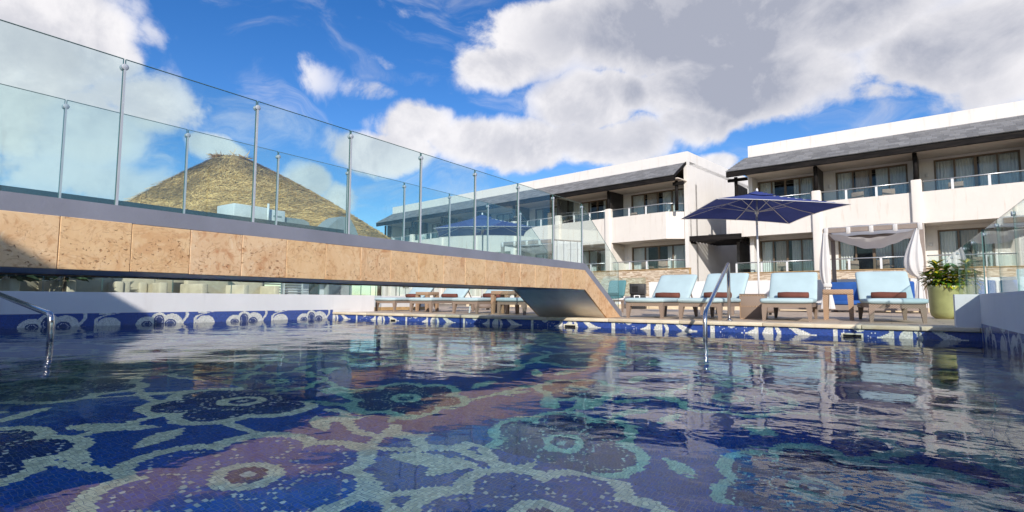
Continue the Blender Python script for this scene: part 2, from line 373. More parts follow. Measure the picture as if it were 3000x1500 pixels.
def water():
    t = MT('pool_water'); v = t.coord((1, 1, 1))
    a = t.noise(t.coord((1, 1.25, 1), rot=(0, 0, .35)), 2.3, 2, .45, .6); b = t.noise(t.coord((1, 1.2, 1), rot=(0, 0, -.5)), 7.5, 2, .5, .5); c = t.noise(v, 21, 2, .5)
    h = t.math('ADD', t.math('MULTIPLY', a, .022), t.math('ADD', t.math('MULTIPLY', b, .0085), t.math('MULTIPLY', c, .0020)))
    bp = t.n('ShaderNodeBump'); t.L.new(h, bp.inputs['Height']); bp.inputs['Strength'].default_value = WAVE; bp.inputs['Distance'].default_value = 1.0
    rf = t.n('ShaderNodeBsdfRefraction'); rf.inputs['IOR'].default_value = 1.333; rf.inputs['Roughness'].default_value = 0.0; t.L.new(bp.outputs[0], rf.inputs['Normal'])
    gl = t.n('ShaderNodeBsdfGlossy'); gl.inputs['Roughness'].default_value = 0.0; t.L.new(bp.outputs[0], gl.inputs['Normal'])
    fr = t.n('ShaderNodeFresnel'); fr.inputs['IOR'].default_value = 1.333; t.L.new(bp.outputs[0], fr.inputs['Normal'])
    mx = t.n('ShaderNodeMixShader'); t.L.new(t.math('POWER', fr.outputs[0], 1.08), mx.inputs[0]); t.L.new(rf.outputs[0], mx.inputs[1]); t.L.new(gl.outputs[0], mx.inputs[2])   # reflections held back as through a polarising filter
    t.L.new(mx.outputs[0], t.out.inputs['Surface'])
    ab = t.n('ShaderNodeVolumeAbsorption'); ab.inputs['Color'].default_value = (.16, .96, .97, 1); ab.inputs['Density'].default_value = .32; t.L.new(ab.outputs[0], t.out.inputs['Volume'])
    return t.m
WAVE = .16
water()
simple('ground_pave', (.36, .30, .24), .85, .2, .6)
simple('wall_pale', (.62, .66, .68), .8, .06); simple('shutter_pale', (.50, .56, .58), .6, .06); simple('hedge_leaf', (.035, .07, .025), .7, .4, 12, .4)
simple('roof_dark', (.035, .05, .055), .6, .2, 2); simple('ac_white', (.72, .73, .72), .5, .06); simple('vent_grey', (.30, .33, .33), .5, .1); simple('lamp_white', (.7, .69, .67), .5, .03)
simple('resin_ivory', (.72, .68, .52), .4, .05); simple('base_brown', (.22, .17, .14), .6, .15)
M = MATS

# ------------------------------------------------------------------ the setting: ground, deck, pool
PX0, PX1, PY0, PY1 = -10.73, .85, -2.6, 8.3        # pool walls
g = MB()
for (a, b, c, d) in ((-400, PX0-.25, -400, 500), (PX1+.25, 400, -400, 500), (PX0-.25, PX1+.25, PY1+.3, 500), (PX0-.25, PX1+.25, -400, PY0-.3)):
    g.add([(a, c, .06), (b, c, .06), (b, d, .06), (a, d, .06)], [(0, 1, 2, 3)])
tag(g.build('ground', M['ground_pave']), 'beige paved ground around the pool terrace and buildings', 'ground', kind='structure')
dk = MB().box(-16.0, 14.0, PY1+.36, 20.2, -.4, .146)
deck_o = tag(dk.build('deck', M['deck_paving']), 'beige stone pool deck under the sun loungers', 'deck', kind='structure')
near_dk = MB().box(-16.0, 14.0, -12.0, PY0-.02, -1.7, .146)
near_o = tag(near_dk.build('deck', M['deck_paving']), 'stone deck at the near end of the pool', 'deck', kind='structure')
xs = np.arange(PX0+.02, PX1, 1.155); k = 0
cst = MB().rbox(.0025, 1.1525, 0, .39, 0, .052, .008, 2).mesh('coping_stone')
for x in xs: link('coping_stone', cst, deck_o, M['coping_stone'], (x, PY1-.03, .10))

BLUE = np.array([(.006, .075, .44), (.008, .090, .50), (.005, .060, .37), (.012, .080, .52)]); NAVY = np.array([(.004, .030, .20), (.005, .038, .25), (.004, .024, .16), (.007, .040, .28)])
CREAM = np.array([(.88, .87, .76), (.90, .89, .80), (.84, .84, .74), (.88, .85, .72)]); DOT = np.array([(.74, .76, .78)]*4); LILAC = np.array([(.03, .10, .55), (.035, .11, .60), (.025, .085, .48), (.035, .10, .56)])
PAL = np.stack([BLUE, CREAM, NAVY, DOT, LILAC])
def tile_panel(name, codes, tile, mat, parent, matrix):
    """codes[j, i] = palette code of the tile i along x, j along y of the panel"""
    ny, nx = codes.shape
    X, Y = np.meshgrid(np.arange(nx+1)*tile, np.arange(ny+1)*tile); co = np.zeros(((nx+1)*(ny+1), 3)); co[:, 0] = X.ravel(); co[:, 1] = Y.ravel()
    i, j = np.meshgrid(np.arange(nx), np.arange(ny)); a = (j*(nx+1)+i).ravel(); quads = np.stack([a, a+1, a+nx+2, a+nx+1], 1).astype(np.int32)
    me = bpy.data.meshes.new(name); me.vertices.add(len(co)); me.vertices.foreach_set('co', co.ravel()); nf = len(quads)
    me.loops.add(nf*4); me.loops.foreach_set('vertex_index', quads.ravel()); me.polygons.add(nf)
    me.polygons.foreach_set('loop_start', np.arange(0, nf*4, 4, dtype=np.int32)); me.polygons.foreach_set('loop_total', np.full(nf, 4, dtype=np.int32))
    me.update(calc_edges=True)
    pal = PAL if tile > .014 else PAL*np.array([.66, .92, .70, 1, .66])[:, None, None]+np.array([.012, 0, .008, 0, .012])[:, None, None]
    c = pal[codes.ravel(), rng.integers(0, 4, nf)]*rng.uniform(.72, 1.2, (nf, 1)); rgba = np.ones((nf, 4), np.float32); rgba[:, :3] = c
    at = me.attributes.new('tile_colour', 'FLOAT_COLOR', 'FACE'); at.data.foreach_set('color', rgba.ravel())
    o = link(name, me, parent, mat); o.matrix_world = matrix
    return o
def paint_floor(nx, ny, x0, y0, T, items):
    X, Y = np.meshgrid(x0+(np.arange(nx)+.5)*T, y0+(np.arange(ny)+.5)*T); C = np.zeros((ny, nx), np.int64)
    def vine(pts, th):
        pts = np.array(pts); best = np.full(X.shape, 9.0)
        for a, b in zip(pts[:-1], pts[1:]):
            bx0, bx1 = min(a[0], b[0])-.1, max(a[0], b[0])+.1; by0, by1 = min(a[1], b[1])-.1, max(a[1], b[1])+.1
            m = (X > bx0) & (X < bx1) & (Y > by0) & (Y < by1)
            if not m.any(): continue
            d = b-a; t = np.clip(((X[m]-a[0])*d[0]+(Y[m]-a[1])*d[1])/(d@d+1e-9), 0, 1)
            best[m] = np.minimum(best[m], np.hypot(X[m]-a[0]-t*d[0], Y[m]-a[1]-t*d[1]))
        C[best < th] = 1
    def leaf(cx, cy, l, w, ang):
        u = (X-cx)*math.cos(ang)+(Y-cy)*math.sin(ang); v = -(X-cx)*math.sin(ang)+(Y-cy)*math.cos(ang); s = np.clip(1-(u/l)**2, 0, 1)
        C[(np.abs(v) < w*s**.8*(1+.25*u/l)) & (np.abs(u) < l)] = 1
    def flower(cx, cy, Rr, n, rot, fill):
        dx, dy = X-cx, Y-cy; near = np.hypot(dx, dy) < Rr*1.3; sd = np.full(X.shape, 9.0); pd = np.full(X.shape, 9.0)
        for q in range(n):
            a = rot+2*math.pi*q/n; d = np.hypot(dx-Rr*.58*math.cos(a), dy-Rr*.58*math.sin(a)); sd = np.minimum(sd, d-Rr*.44); pd = np.minimum(pd, np.abs(d-Rr*.24))
        r = np.hypot(dx, dy); sd = np.minimum(sd, r-Rr*.55); ang = np.arctan2(dy, dx)
        C[near & (sd < .0)] = fill; C[near & (np.abs(sd+.022) < .034)] = 1
        chk = (np.floor(X/T).astype(int) + 2*np.floor(Y/T).astype(int)) % 3 == 0
        C[near & (pd < T*.55) & chk & (sd < -.08)] = 3
        C[near & (r < Rr*.24)] = 2; C[near & (np.abs(r-Rr*.21) < Rr*.06)] = 1; C[near & (r < Rr*.06)] = 3
        ring = near & (np.abs(r-Rr*.42) < T*.6) & chk; C[ring & (sd < -.06)] = 3
    for it in items:
        {'v': vine, 'l': leaf, 'f': flower}[it[0]](*it[1:])
    return C
T = .0155
def scatter(x0, x1, y0, y1, fixed):
    r2 = random.Random(5); items = []; fl = list(fixed); tries = 0
    while tries < 4000:
        tries += 1; x, y = r2.uniform(x0, x1), r2.uniform(y0, y1); rr = r2.uniform(.30, .54)
        if all(math.hypot(x-f[0], y-f[1]) > rr+f[2]+.06 for f in fl): fl.append((x, y, rr, r2.choice((5, 6, 6)), r2.uniform(0, 1.2), r2.choice((2, 0, 4))))
    for i, f in enumerate(fl):
        near = sorted(fl, key=lambda q: math.hypot(q[0]-f[0], q[1]-f[1]))[1:4]
        for q in near:
            n = 14; pts = []; ph = r2.uniform(-.22, .22)
            for s in range(n+1):
                t = s/n; mx = f[0]+(q[0]-f[0])*t; my = f[1]+(q[1]-f[1])*t; dx, dy = q[1]-f[1], -(q[0]-f[0]); b = math.sin(t*math.pi*2)*ph
                pts.append((mx+dx*b, my+dy*b))
            items.append(('v', pts, .026))
        for _ in range(4):
            a = r2.uniform(0, 6.28); rad = f[2]+r2.uniform(.08, .3); items.append(('l', f[0]+rad*math.cos(a), f[1]+rad*math.sin(a), r2.uniform(.10, .20), r2.uniform(.04, .07), a+r2.uniform(-1, 1)))
    items += [('f', *f) for f in fl]
    return items
pool = tag(bpy.data.objects.new('pool_floor', None), 'blue mosaic pool floor with cream flower pattern', 'pool floor', kind='structure'); col.objects.link(pool)
sx0, sy0, sy1 = PX0, .1, 1.9
nx = int((PX1-PX0)/T)+1
ny = int(round((sy1-sy0)/T)); sy0 = sy1-ny*T
tile_panel('shelf_mosaic', paint_floor(nx, ny, sx0, sy0, T, scatter(PX0, PX1, -.3, 2.3, [(-1.92, 1.13, .47, 6, .3, 4), (-2.95, 1.70, .46, 6, .1, 2), (-.92, 1.50, .42, 6, .5, 0), (-2.85, .50, .44, 6, .2, 2), (-4.1, 1.2, .48, 6, .8, 2)])), T, M['mosaic_floor'], pool, Matrix.Translation((sx0, sy0, -.6)))
ny2 = int((PY1-1.9)/T)+1
tile_panel('deep_mosaic', paint_floor(nx, ny2, sx0, 1.9, T, scatter(PX0, PX1, 1.9, PY1, [(-1.70, 3.06, .50, 6, .0, 2), (-3.1, 3.10, .48, 6, .4, 2), (-.35, 3.2, .50, 6, .7, 2), (-1.05, 4.45, .46, 6, .2, 0), (-3.5, 4.5, .48, 6, .2, 2)])), T, M['mosaic_floor'], pool, Matrix.Translation((sx0, 1.9, -1.6)))
nyr = int(1.0/T)+1
tile_panel('shelf_riser', np.zeros((nyr, nx), np.int64), T, M['mosaic_floor'], pool, Matrix.Translation((sx0, 1.9, -1.605)) @ Matrix.Rotation(math.pi/2, 4, 'X'))
sb = MB().box(PX0, PX1, PY0, sy0-.001, -1.61, -.6); sb.box(PX0-.3, PX1+.3, PY0-.3, PY1+.3, -2.0, -1.62); sb.build('pool_shell', M['white_stucco'], pool)

TW = .0125
def band_left(n, m, s0, z0):
    S, Z = np.meshgrid(s0+(np.arange(n)+.5)*TW, z0+(np.arange(m)+.5)*TW); S = (S-3.62) % 1.567; C = np.zeros(S.shape, np.int64); A = Z > -.30
    Zm = np.abs(Z)
    def ell(cx, rx, rz, cz=0): return ((S-cx)/rx)**2+((Z-cz)/rz)**2
    C[A & (S > .02) & (S < .36) & (np.abs((S-.02)/.30-np.clip(((Z-.05)/.145), 0, 2)**3) < .10) & (Z > 0)] = 1
    C[(S < .03) & A & (Z < .10)] = 1; C[(np.abs(Z-.193) < .013) & (S > .07) & (S < .24)] = 1
    C[(ell(.215, .17, .135) < 1) & (S > .03)] = 1
    for (cx, ri, ro, cz, kx) in ((.78, .075, .15, -.02, 1.15), (1.185, .09, .175, 0, 1.1), (.975, .09, .15, .05, .95)):
        e = np.hypot((S-cx)/kx, Z-cz); C[(e < ro) & A] = 1
    for (cx, ri, ro, cz, kx) in ((.78, .08, .15, -.02, 1.15), (1.165, .092, .175, -.01, 1.1), (.975, .108, .15, .05, .8)):
        e = np.hypot((S-cx)/kx, Z-cz); C[(e < ri) & A] = 2; dots = (np.abs(e-ri*.68) < TW*.55) & ((np.floor(S/TW)+np.floor(Z/TW)) % 2 == 0); C[dots & A] = 3
    C[A & (np.abs(S-1.40-.05*np.sin((Z-.06)*16)) < .026)] = 1
    return C
def band_deck(n, m, s0, z0):
    S, Z = np.meshgrid(s0+(np.arange(n)+.5)*TW, z0+(np.arange(m)+.5)*TW); S = (S+.629) % 1.548; C = np.zeros(S.shape, np.int64); z = np.abs(Z); up = 1-z/.10
    C[(S < .055)] = 1; C[(np.abs(S-.29) < .06*np.clip((Z-.055)/.03, 0, 1)) & (Z > .055)] = 1
    rn = rng.random(S.shape); C[(rn < .05) & (((S > .07) & (S < .25)) | ((S > .33) & (S < .5))) & (z < .09)] = 3
    w = .03+.13*np.clip(1-z/.07, 0, 1)**1.6; C[(S < .645) & (S > .645-.02-w) & (z < .14)] = 1
    C[(S > .70+.06*(z/.10)**2) & (S < .835) & (z < .13)] = 1
    c = .895+.045*np.clip(1-(z/.1)**2, -1, 1)-.03; C[(np.abs(S-c) < .028) & (z < .16)] = 1
    c = 1.06+.17*np.clip(up, -1, 1); C[(np.abs(S-c) < .045+.05*np.clip(up, 0, 1)) & (z < .13)] = 1; C[(z < .013) & (S > 1.2) & (S < 1.36)] = 1
    return C
# left pool wall: white coping wall over a mosaic face
lw = MB().box(-11.02, PX0-.004, PY0-.3, 8.8, -1.7, .204); lw.box(-11.02, PX0, PY0-.3, 8.8, .204, .548); lw.box(-11.02, PX0+.0, 8.8, 9.55, -.3, .548)
lwo = tag(lw.build('pool_wall', M['white_stucco']), 'low white wall along the far left side of the pool', 'wall')
n = int((8.3-.6)/TW); m = int(1.83/TW)
tile_panel('mosaic_face', band_left(n, m, 8.3-n*TW, .204-m*TW), TW, M['mosaic_wall'], lwo, Matrix(((0, 0, 1, PX0), (1, 0, 0, 8.3-n*TW), (0, 1, 0, .204-m*TW), (0, 0, 0, 1))))
# deck-side pool wall under the coping
dw_ = MB().box(PX0, PX1+.3, PY1+.004, PY1+.4, -1.7, .098)
dwo = tag(dw_.build('pool_wall', M['white_stucco']), 'blue mosaic pool side below the pale coping of the deck', 'wall')
n = int((PX1-PX0)/TW)+1; m = int(1.72/TW)
tile_panel('mosaic_face', band_deck(n, m, PX0, .098-m*TW), TW, M['mosaic_wall'], dwo, Matrix(((1, 0, 0, PX0), (0, 0, -1, PY1), (0, 1, 0, .098-m*TW), (0, 0, 0, 1))))
for (x0, x1, zt) in ((-8.80, -8.655, .035), (-4.585, -4.38, .040), (-.52, -.32, .040)):      # skimmer mouths
    sk = MB(); y = PY1-.012; zb = -.055
    for (a, b, c, d) in ((x0-.02, x1+.02, zt-.012, zt+.006), (x0-.02, x1+.02, zb-.02, zb), (x0-.02, x0, zb, zt-.012), (x1, x1+.02, zb, zt-.012)): sk.box(a, b, y, PY1+.02, c, d)
    o = sk.build('skimmer', M['resin_ivory'], dwo)
    MB().box(x0, x1, PY1-.004, PY1+.001, zb, zt-.012).build('opening', M['cone_black'], o)
# right pool wall with its short return on the deck
rw = MB().box(PX1+.004, 1.12, PY0-.3, 8.3, -1.7, .20); rw.box(PX1, 1.12, PY0-.3, 8.3, .20, .537)
rw.box(.625, 3.2, 8.3, 8.50, .152, .537)
rwo = tag(rw.build('pool_wall', M['white_stucco']), 'low white wall closing the right side of the pool', 'wall')
n = int((8.3-1.0)/TW); m = int(1.83/TW)
tile_panel('mosaic_face', band_left(n, m, 1.1, .20-m*TW)[:, ::-1].copy(), TW, M['mosaic_wall'], rwo, Matrix(((0, 0, -1, PX1), (-1, 0, 0, 8.3), (0, 1, 0, .20-m*TW), (0, 0, 0, 1))))
# the water surface: one sheet from wall to wall, with slow swell in the mesh and fine ripples in the material
def water_sheet():
    x0, x1, y0, y1 = PX0-.02, PX1+.02, PY0-.05, PY1+.02; nx_, ny_ = 260, 245
    X, Y = np.meshgrid(np.linspace(x0, x1, nx_+1), np.linspace(y0, y1, ny_+1)); Z = np.zeros_like(X); r = np.random.default_rng(3)
    for k in range(16):
        lam = r.uniform(.32, 1.1); a = r.uniform(0, 6.283); Z += SWELL*lam*np.sin((X*math.cos(a)+Y*math.sin(a))*6.283/lam+r.uniform(0, 6.28))
    me = bpy.data.meshes.new('water'); co = np.stack([X.ravel(), Y.ravel(), Z.ravel()], 1)
    i, j = np.meshgrid(np.arange(nx_), np.arange(ny_)); q = (j*(nx_+1)+i).ravel(); quads = np.stack([q, q+1, q+nx_+2, q+nx_+1], 1).astype(np.int32); nf = len(quads)
    me.vertices.add(len(co)); me.vertices.foreach_set('co', co.ravel()); me.loops.add(nf*4); me.loops.foreach_set('vertex_index', quads.ravel()); me.polygons.add(nf)
    me.polygons.foreach_set('loop_start', np.arange(0, nf*4, 4, dtype=np.int32)); me.polygons.foreach_set('loop_total', np.full(nf, 4, dtype=np.int32)); me.update(calc_edges=True)
    me.polygons.foreach_set('use_smooth', np.ones(nf, dtype=bool)); me.update()
    return link('water', me, None, M['pool_water'])
SWELL = .0005
wo = tag(water_sheet(), 'clear rippled pool water reflecting the bridge and buildings', 'water', kind='structure')

# ------------------------------------------------------------------ the bridge
BX0, BX1 = -5.37, -4.0
bridge = thing('footbridge', 'stone clad footbridge crossing the pool on a sloped leg', 'bridge', (BX1, 3.4, 0))
bloc = (0, 0, 0)
def bb(mb, name, mat, parent=bridge):
    o = mb.build(name, mat, parent); o.matrix_parent_inverse = Matrix.Translation((-BX1, -3.4, 0)); return o
body = [(-1.95, .15), (-1.1, .632), (7.885, .632), (8.735, .152), (9.28, .152), (7.90, .925), (-1.12, .925), (-2.5, .15)]
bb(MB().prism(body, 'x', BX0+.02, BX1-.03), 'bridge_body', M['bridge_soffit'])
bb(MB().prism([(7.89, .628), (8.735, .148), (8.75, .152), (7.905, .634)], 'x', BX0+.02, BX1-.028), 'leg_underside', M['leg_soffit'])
joints = [-1.1, -.73, -.355, .02, .395, .77, 1.152, 1.526, 1.887, 2.259, 2.628, 3.004, 3.387, 3.754, 4.142, 4.528, 4.899, 5.289, 5.667, 6.043, 6.409, 6.778, 7.16, 7.545, 7.90]
for xa, xb in ((BX1-.03, BX1), (BX0, BX0+.02)):
    for a, b in zip(joints[:-1], joints[1:]):
        e = random.uniform(-.0015, .0015); bm = MB().rbox(xa, xb+e if xb == BX1 else xb, a+.0015, b-.0015, .618+random.uniform(-.002, .002), .925+random.uniform(0, .004), .003, 1)
        for i in range(len(bm.sm)): bm.sm[i] = False
        bb(bm, 'stone_panel', M['travertine'])
    for poly in ([(7.903, .618), (8.72, .152), (9.295, .152), (7.903, .928)], [(-1.103, .618), (-1.103, .928), (-2.5, .152), (-1.92, .152)]):
        bb(MB().prism(poly, 'x', xa, xb), 'stone_panel', M['travertine'])
for xa, xb in ((BX1-.16, BX1-.004), (BX0-.002, BX0+.15)):
    cap = MB().prism([(-1.1, .929), (7.90, .929), (7.925, 1.035), (-1.12, 1.035)], 'x', xa, xb)
    cap.prism([(7.903, .932), (9.298, .156), (9.36, .156), (9.36, .24), (7.93, 1.034)], 'x', xa, xb)
    cap.prism([(-1.103, .932), (-1.125, 1.034), (-2.6, .22), (-2.6, .156), (-2.5, .156)], 'x', xa, xb)
    bb(cap, 'edge_cap', M['grey_paint'])
wk = MB().prism([(-1.1, .927), (7.9, .927), (7.9, .96), (-1.1, .96)], 'x', BX0+.151, BX1-.161); bb(wk, 'walkway', M['deck_paving'])

def clamp(parent, p, ax='x', r=.021):
    mb = MB(); x, y, z = p
    mb.lathe([(0, -.021), (r*.85, -.021), (r, -.018), (r, -.009), (r*.45, -.0085), (r*.45, .0085), (r, .009), (r, .018), (r*.85, .021), (0, .021)], 14)
    o = mb.build('clamp', M['alu_post'], parent); o.location = p
    o.rotation_euler = (0, math.pi/2, 0) if ax == 'x' else (math.pi/2, 0, 0); return o
def balustrade(label, x, ys, z0, z1, tail, gap=.006, th=.012, fit=True):
    t = thing('glass_balustrade', label, 'balustrade', (0, 0, 0))
    for a, b in zip(ys[:-1], ys[1:]):
        p = link('pane', pane_mesh('pane', [(a+gap, z0), (b-gap, z0), (b-gap, z1), (a+gap, z1)], 'x', x-th/2, x+th/2), t, M['rail_glass'])
        e = MB()                                                   # the dark green cut edges of the pane
        for yy in (a+gap, b-gap): e.box(x-th*.52, x+th*.52, yy-.0015, yy+.0015, z0, z1+.001)
        e.box(x-th*.52, x+th*.52, a+gap+.0025, b-gap-.0025, z1-.0002, z1+.0025)
        e.build('polished_edge', M['glass_edge'], p)
    if tail:
        p = link('pane', pane_mesh('pane', tail, 'x', x-th/2, x+th/2), t, M['rail_glass'])
        e = MB().tube([(x, q[0], q[1]) for q in (tail[0], tail[3], tail[2], tail[1])], th*.3, 6); e.build('polished_edge', M['glass_edge'], p)
    if fit:
        for yy in ys[1:]:
            clamp(t, (x, yy, z1-.055)); 
            if fit != 'clamps': MB().box(x+.008, x+.020, yy-.0055, yy+.0055, z0, z1-.06).build('post', M['alu_post'], t)
    return t
ysn = [-.40, .53, 1.444, 2.357, 3.271, 4.196, 5.122, 6.047, 6.976, 7.893]
balustrade('frameless glass balustrade along the near edge of the bridge', BX1-.05, ysn, 1.032, 2.0, [(7.90, 1.045), (9.33, .235), (9.33, 1.115), (7.90, 1.995)])
ysf = [.60, 1.515, 2.434, 3.355, 4.27, 5.207, 6.13, 7.07, 8.02]
balustrade('frameless glass balustrade along the far edge of the bridge', BX0+.05, ysf, 1.032, 2.012, [(8.03, .99), (9.33, .235), (9.33, 1.12), (8.03, 2.0)])
# glass on the pool's left wall and on the right wall
balustrade('glass fence on the white wall at the left pool side', -10.86, [.85, 1.9, 2.967, 3.749, 4.848, 5.942, 7.044, 8.0, 8.874, 9.221, 9.54], .55, 1.40, None, fit=False)
balustrade('glass balustrade on the low white wall at the right', .93, [1.9, 2.8, 3.7, 4.62, 5.54, 6.46, 7.38, 8.29], .54, 1.28, None, fit='clamps')
balustrade('glass screen beside the planter on the deck', .93, [8.52, 9.4, 10.4, 11.4, 12.4, 13.4], .16, 1.28, None, fit='clamps')

# ------------------------------------------------------------------ buildings
def curtain_mesh(w, h, folds, amp=.035, seed=0):
    r = random.Random(seed); ph = r.uniform(0, 6)
    def fn(a, b):
        s = a*w; return (s, amp*math.sin(a*folds*2*math.pi+ph+.5*math.sin(b*2))*(0.75+.25*b)+.012*math.sin(a*folds*5+b*3), b*h)
    return MB().grid(fn, folds*8, 4).mesh('curtain')
CUR = {}
def curtain(parent, x, y, z, w, h, mat, seed):
    key = (round(w, 2), round(h, 2), mat, seed % 3)
    if key not in CUR:
        CUR[key] = curtain_mesh(w, h, max(3, int(w/.11)), seed=seed)
    o = link('curtain', CUR[key], parent, M[mat], (x, y, z)); return o
FR = {}
def window(parent, x0, x1, y, z0, z1, style, seed):
    """sliding glass doors: frame with mullions, one pane per light, curtains behind"""
    w, h = x1-x0, z1-z0; key = (round(w, 3), round(h, 3))
    if key not in FR:
        f = MB(); t = .07
        f.box(0, w, 0, .10, h-t, h); f.box(0, w, 0, .10, 0, t); f.box(0, t, 0, .10, t, h-t); f.box(w-t, w, 0, .10, t, h-t)
        for q in (.25, .5, .75): c = w*q; d = .055 if q == .5 else .035; f.box(c-d, c+d, .012, .09, t, h-t)
        pn = MB().box(.0, w/4-.06, -.004, .004, 0, h-2*t)
        FR[key] = (f.mesh('window'), pn.mesh('pane'))
    fm, pm = FR[key]
    o = link('window', fm, parent, M['bronze_frame'], (x0, y, z0))
    for q in range(4): link('pane', pm, o, M['window_glass'], (w*q/4+.03+(.02 if q in (0, 2) else 0), .05, .07))
    r = random.Random(seed)
    for q, (a, b, mt) in enumerate(style):
        curtain(o, w*a+.05, .17+.02*q, .03, w*(b-a)-.08, h-.06, mt, seed+q)
    return o
ST = [[(0, .52, 'curtain_cloth'), (.52, 1, 'curtain_cloth')], [(0, .24, 'curtain_cloth'), (.26, .5, 'curtain_beige'), (.55, 1, 'curtain_cloth')], [(0, .3, 'curtain_cloth'), (.62, 1, 'curtain_cloth')], [(0, .22, 'curtain_cloth'), (.5, 1, 'curtain_cloth')]]
def railing(parent, pts, ztop, zg0, posts, zfoot):
    rl = MB().tube([(p[0], p[1], ztop) for p in pts], .028, 8)
    o = rl.build('railing', M['alu_grey'], parent)
    for a, b in zip(pts[:-1], pts[1:]):
        d = Vector((b[0]-a[0], b[1]-a[1], 0)); L_ = d.length; d.normalize(); nn = Vector((-d.y, d.x, 0))*.005
        p8 = []
        for z in (zg0, ztop-.05):
            for s, e in ((.03, -1), (L_-.03, -1), (L_-.03, 1), (.03, 1)): p8.append((a[0]+d.x*s+nn.x*e, a[1]+d.y*s+nn.y*e, z))
        MB().hexa(p8).build('pane', M['rail_glass'], o)
    for (x, y) in posts: MB().box(x-.045, x+.045, y-.025, y+.025, zfoot, ztop-.028).build('post', M['alu_white'], o)
    return o
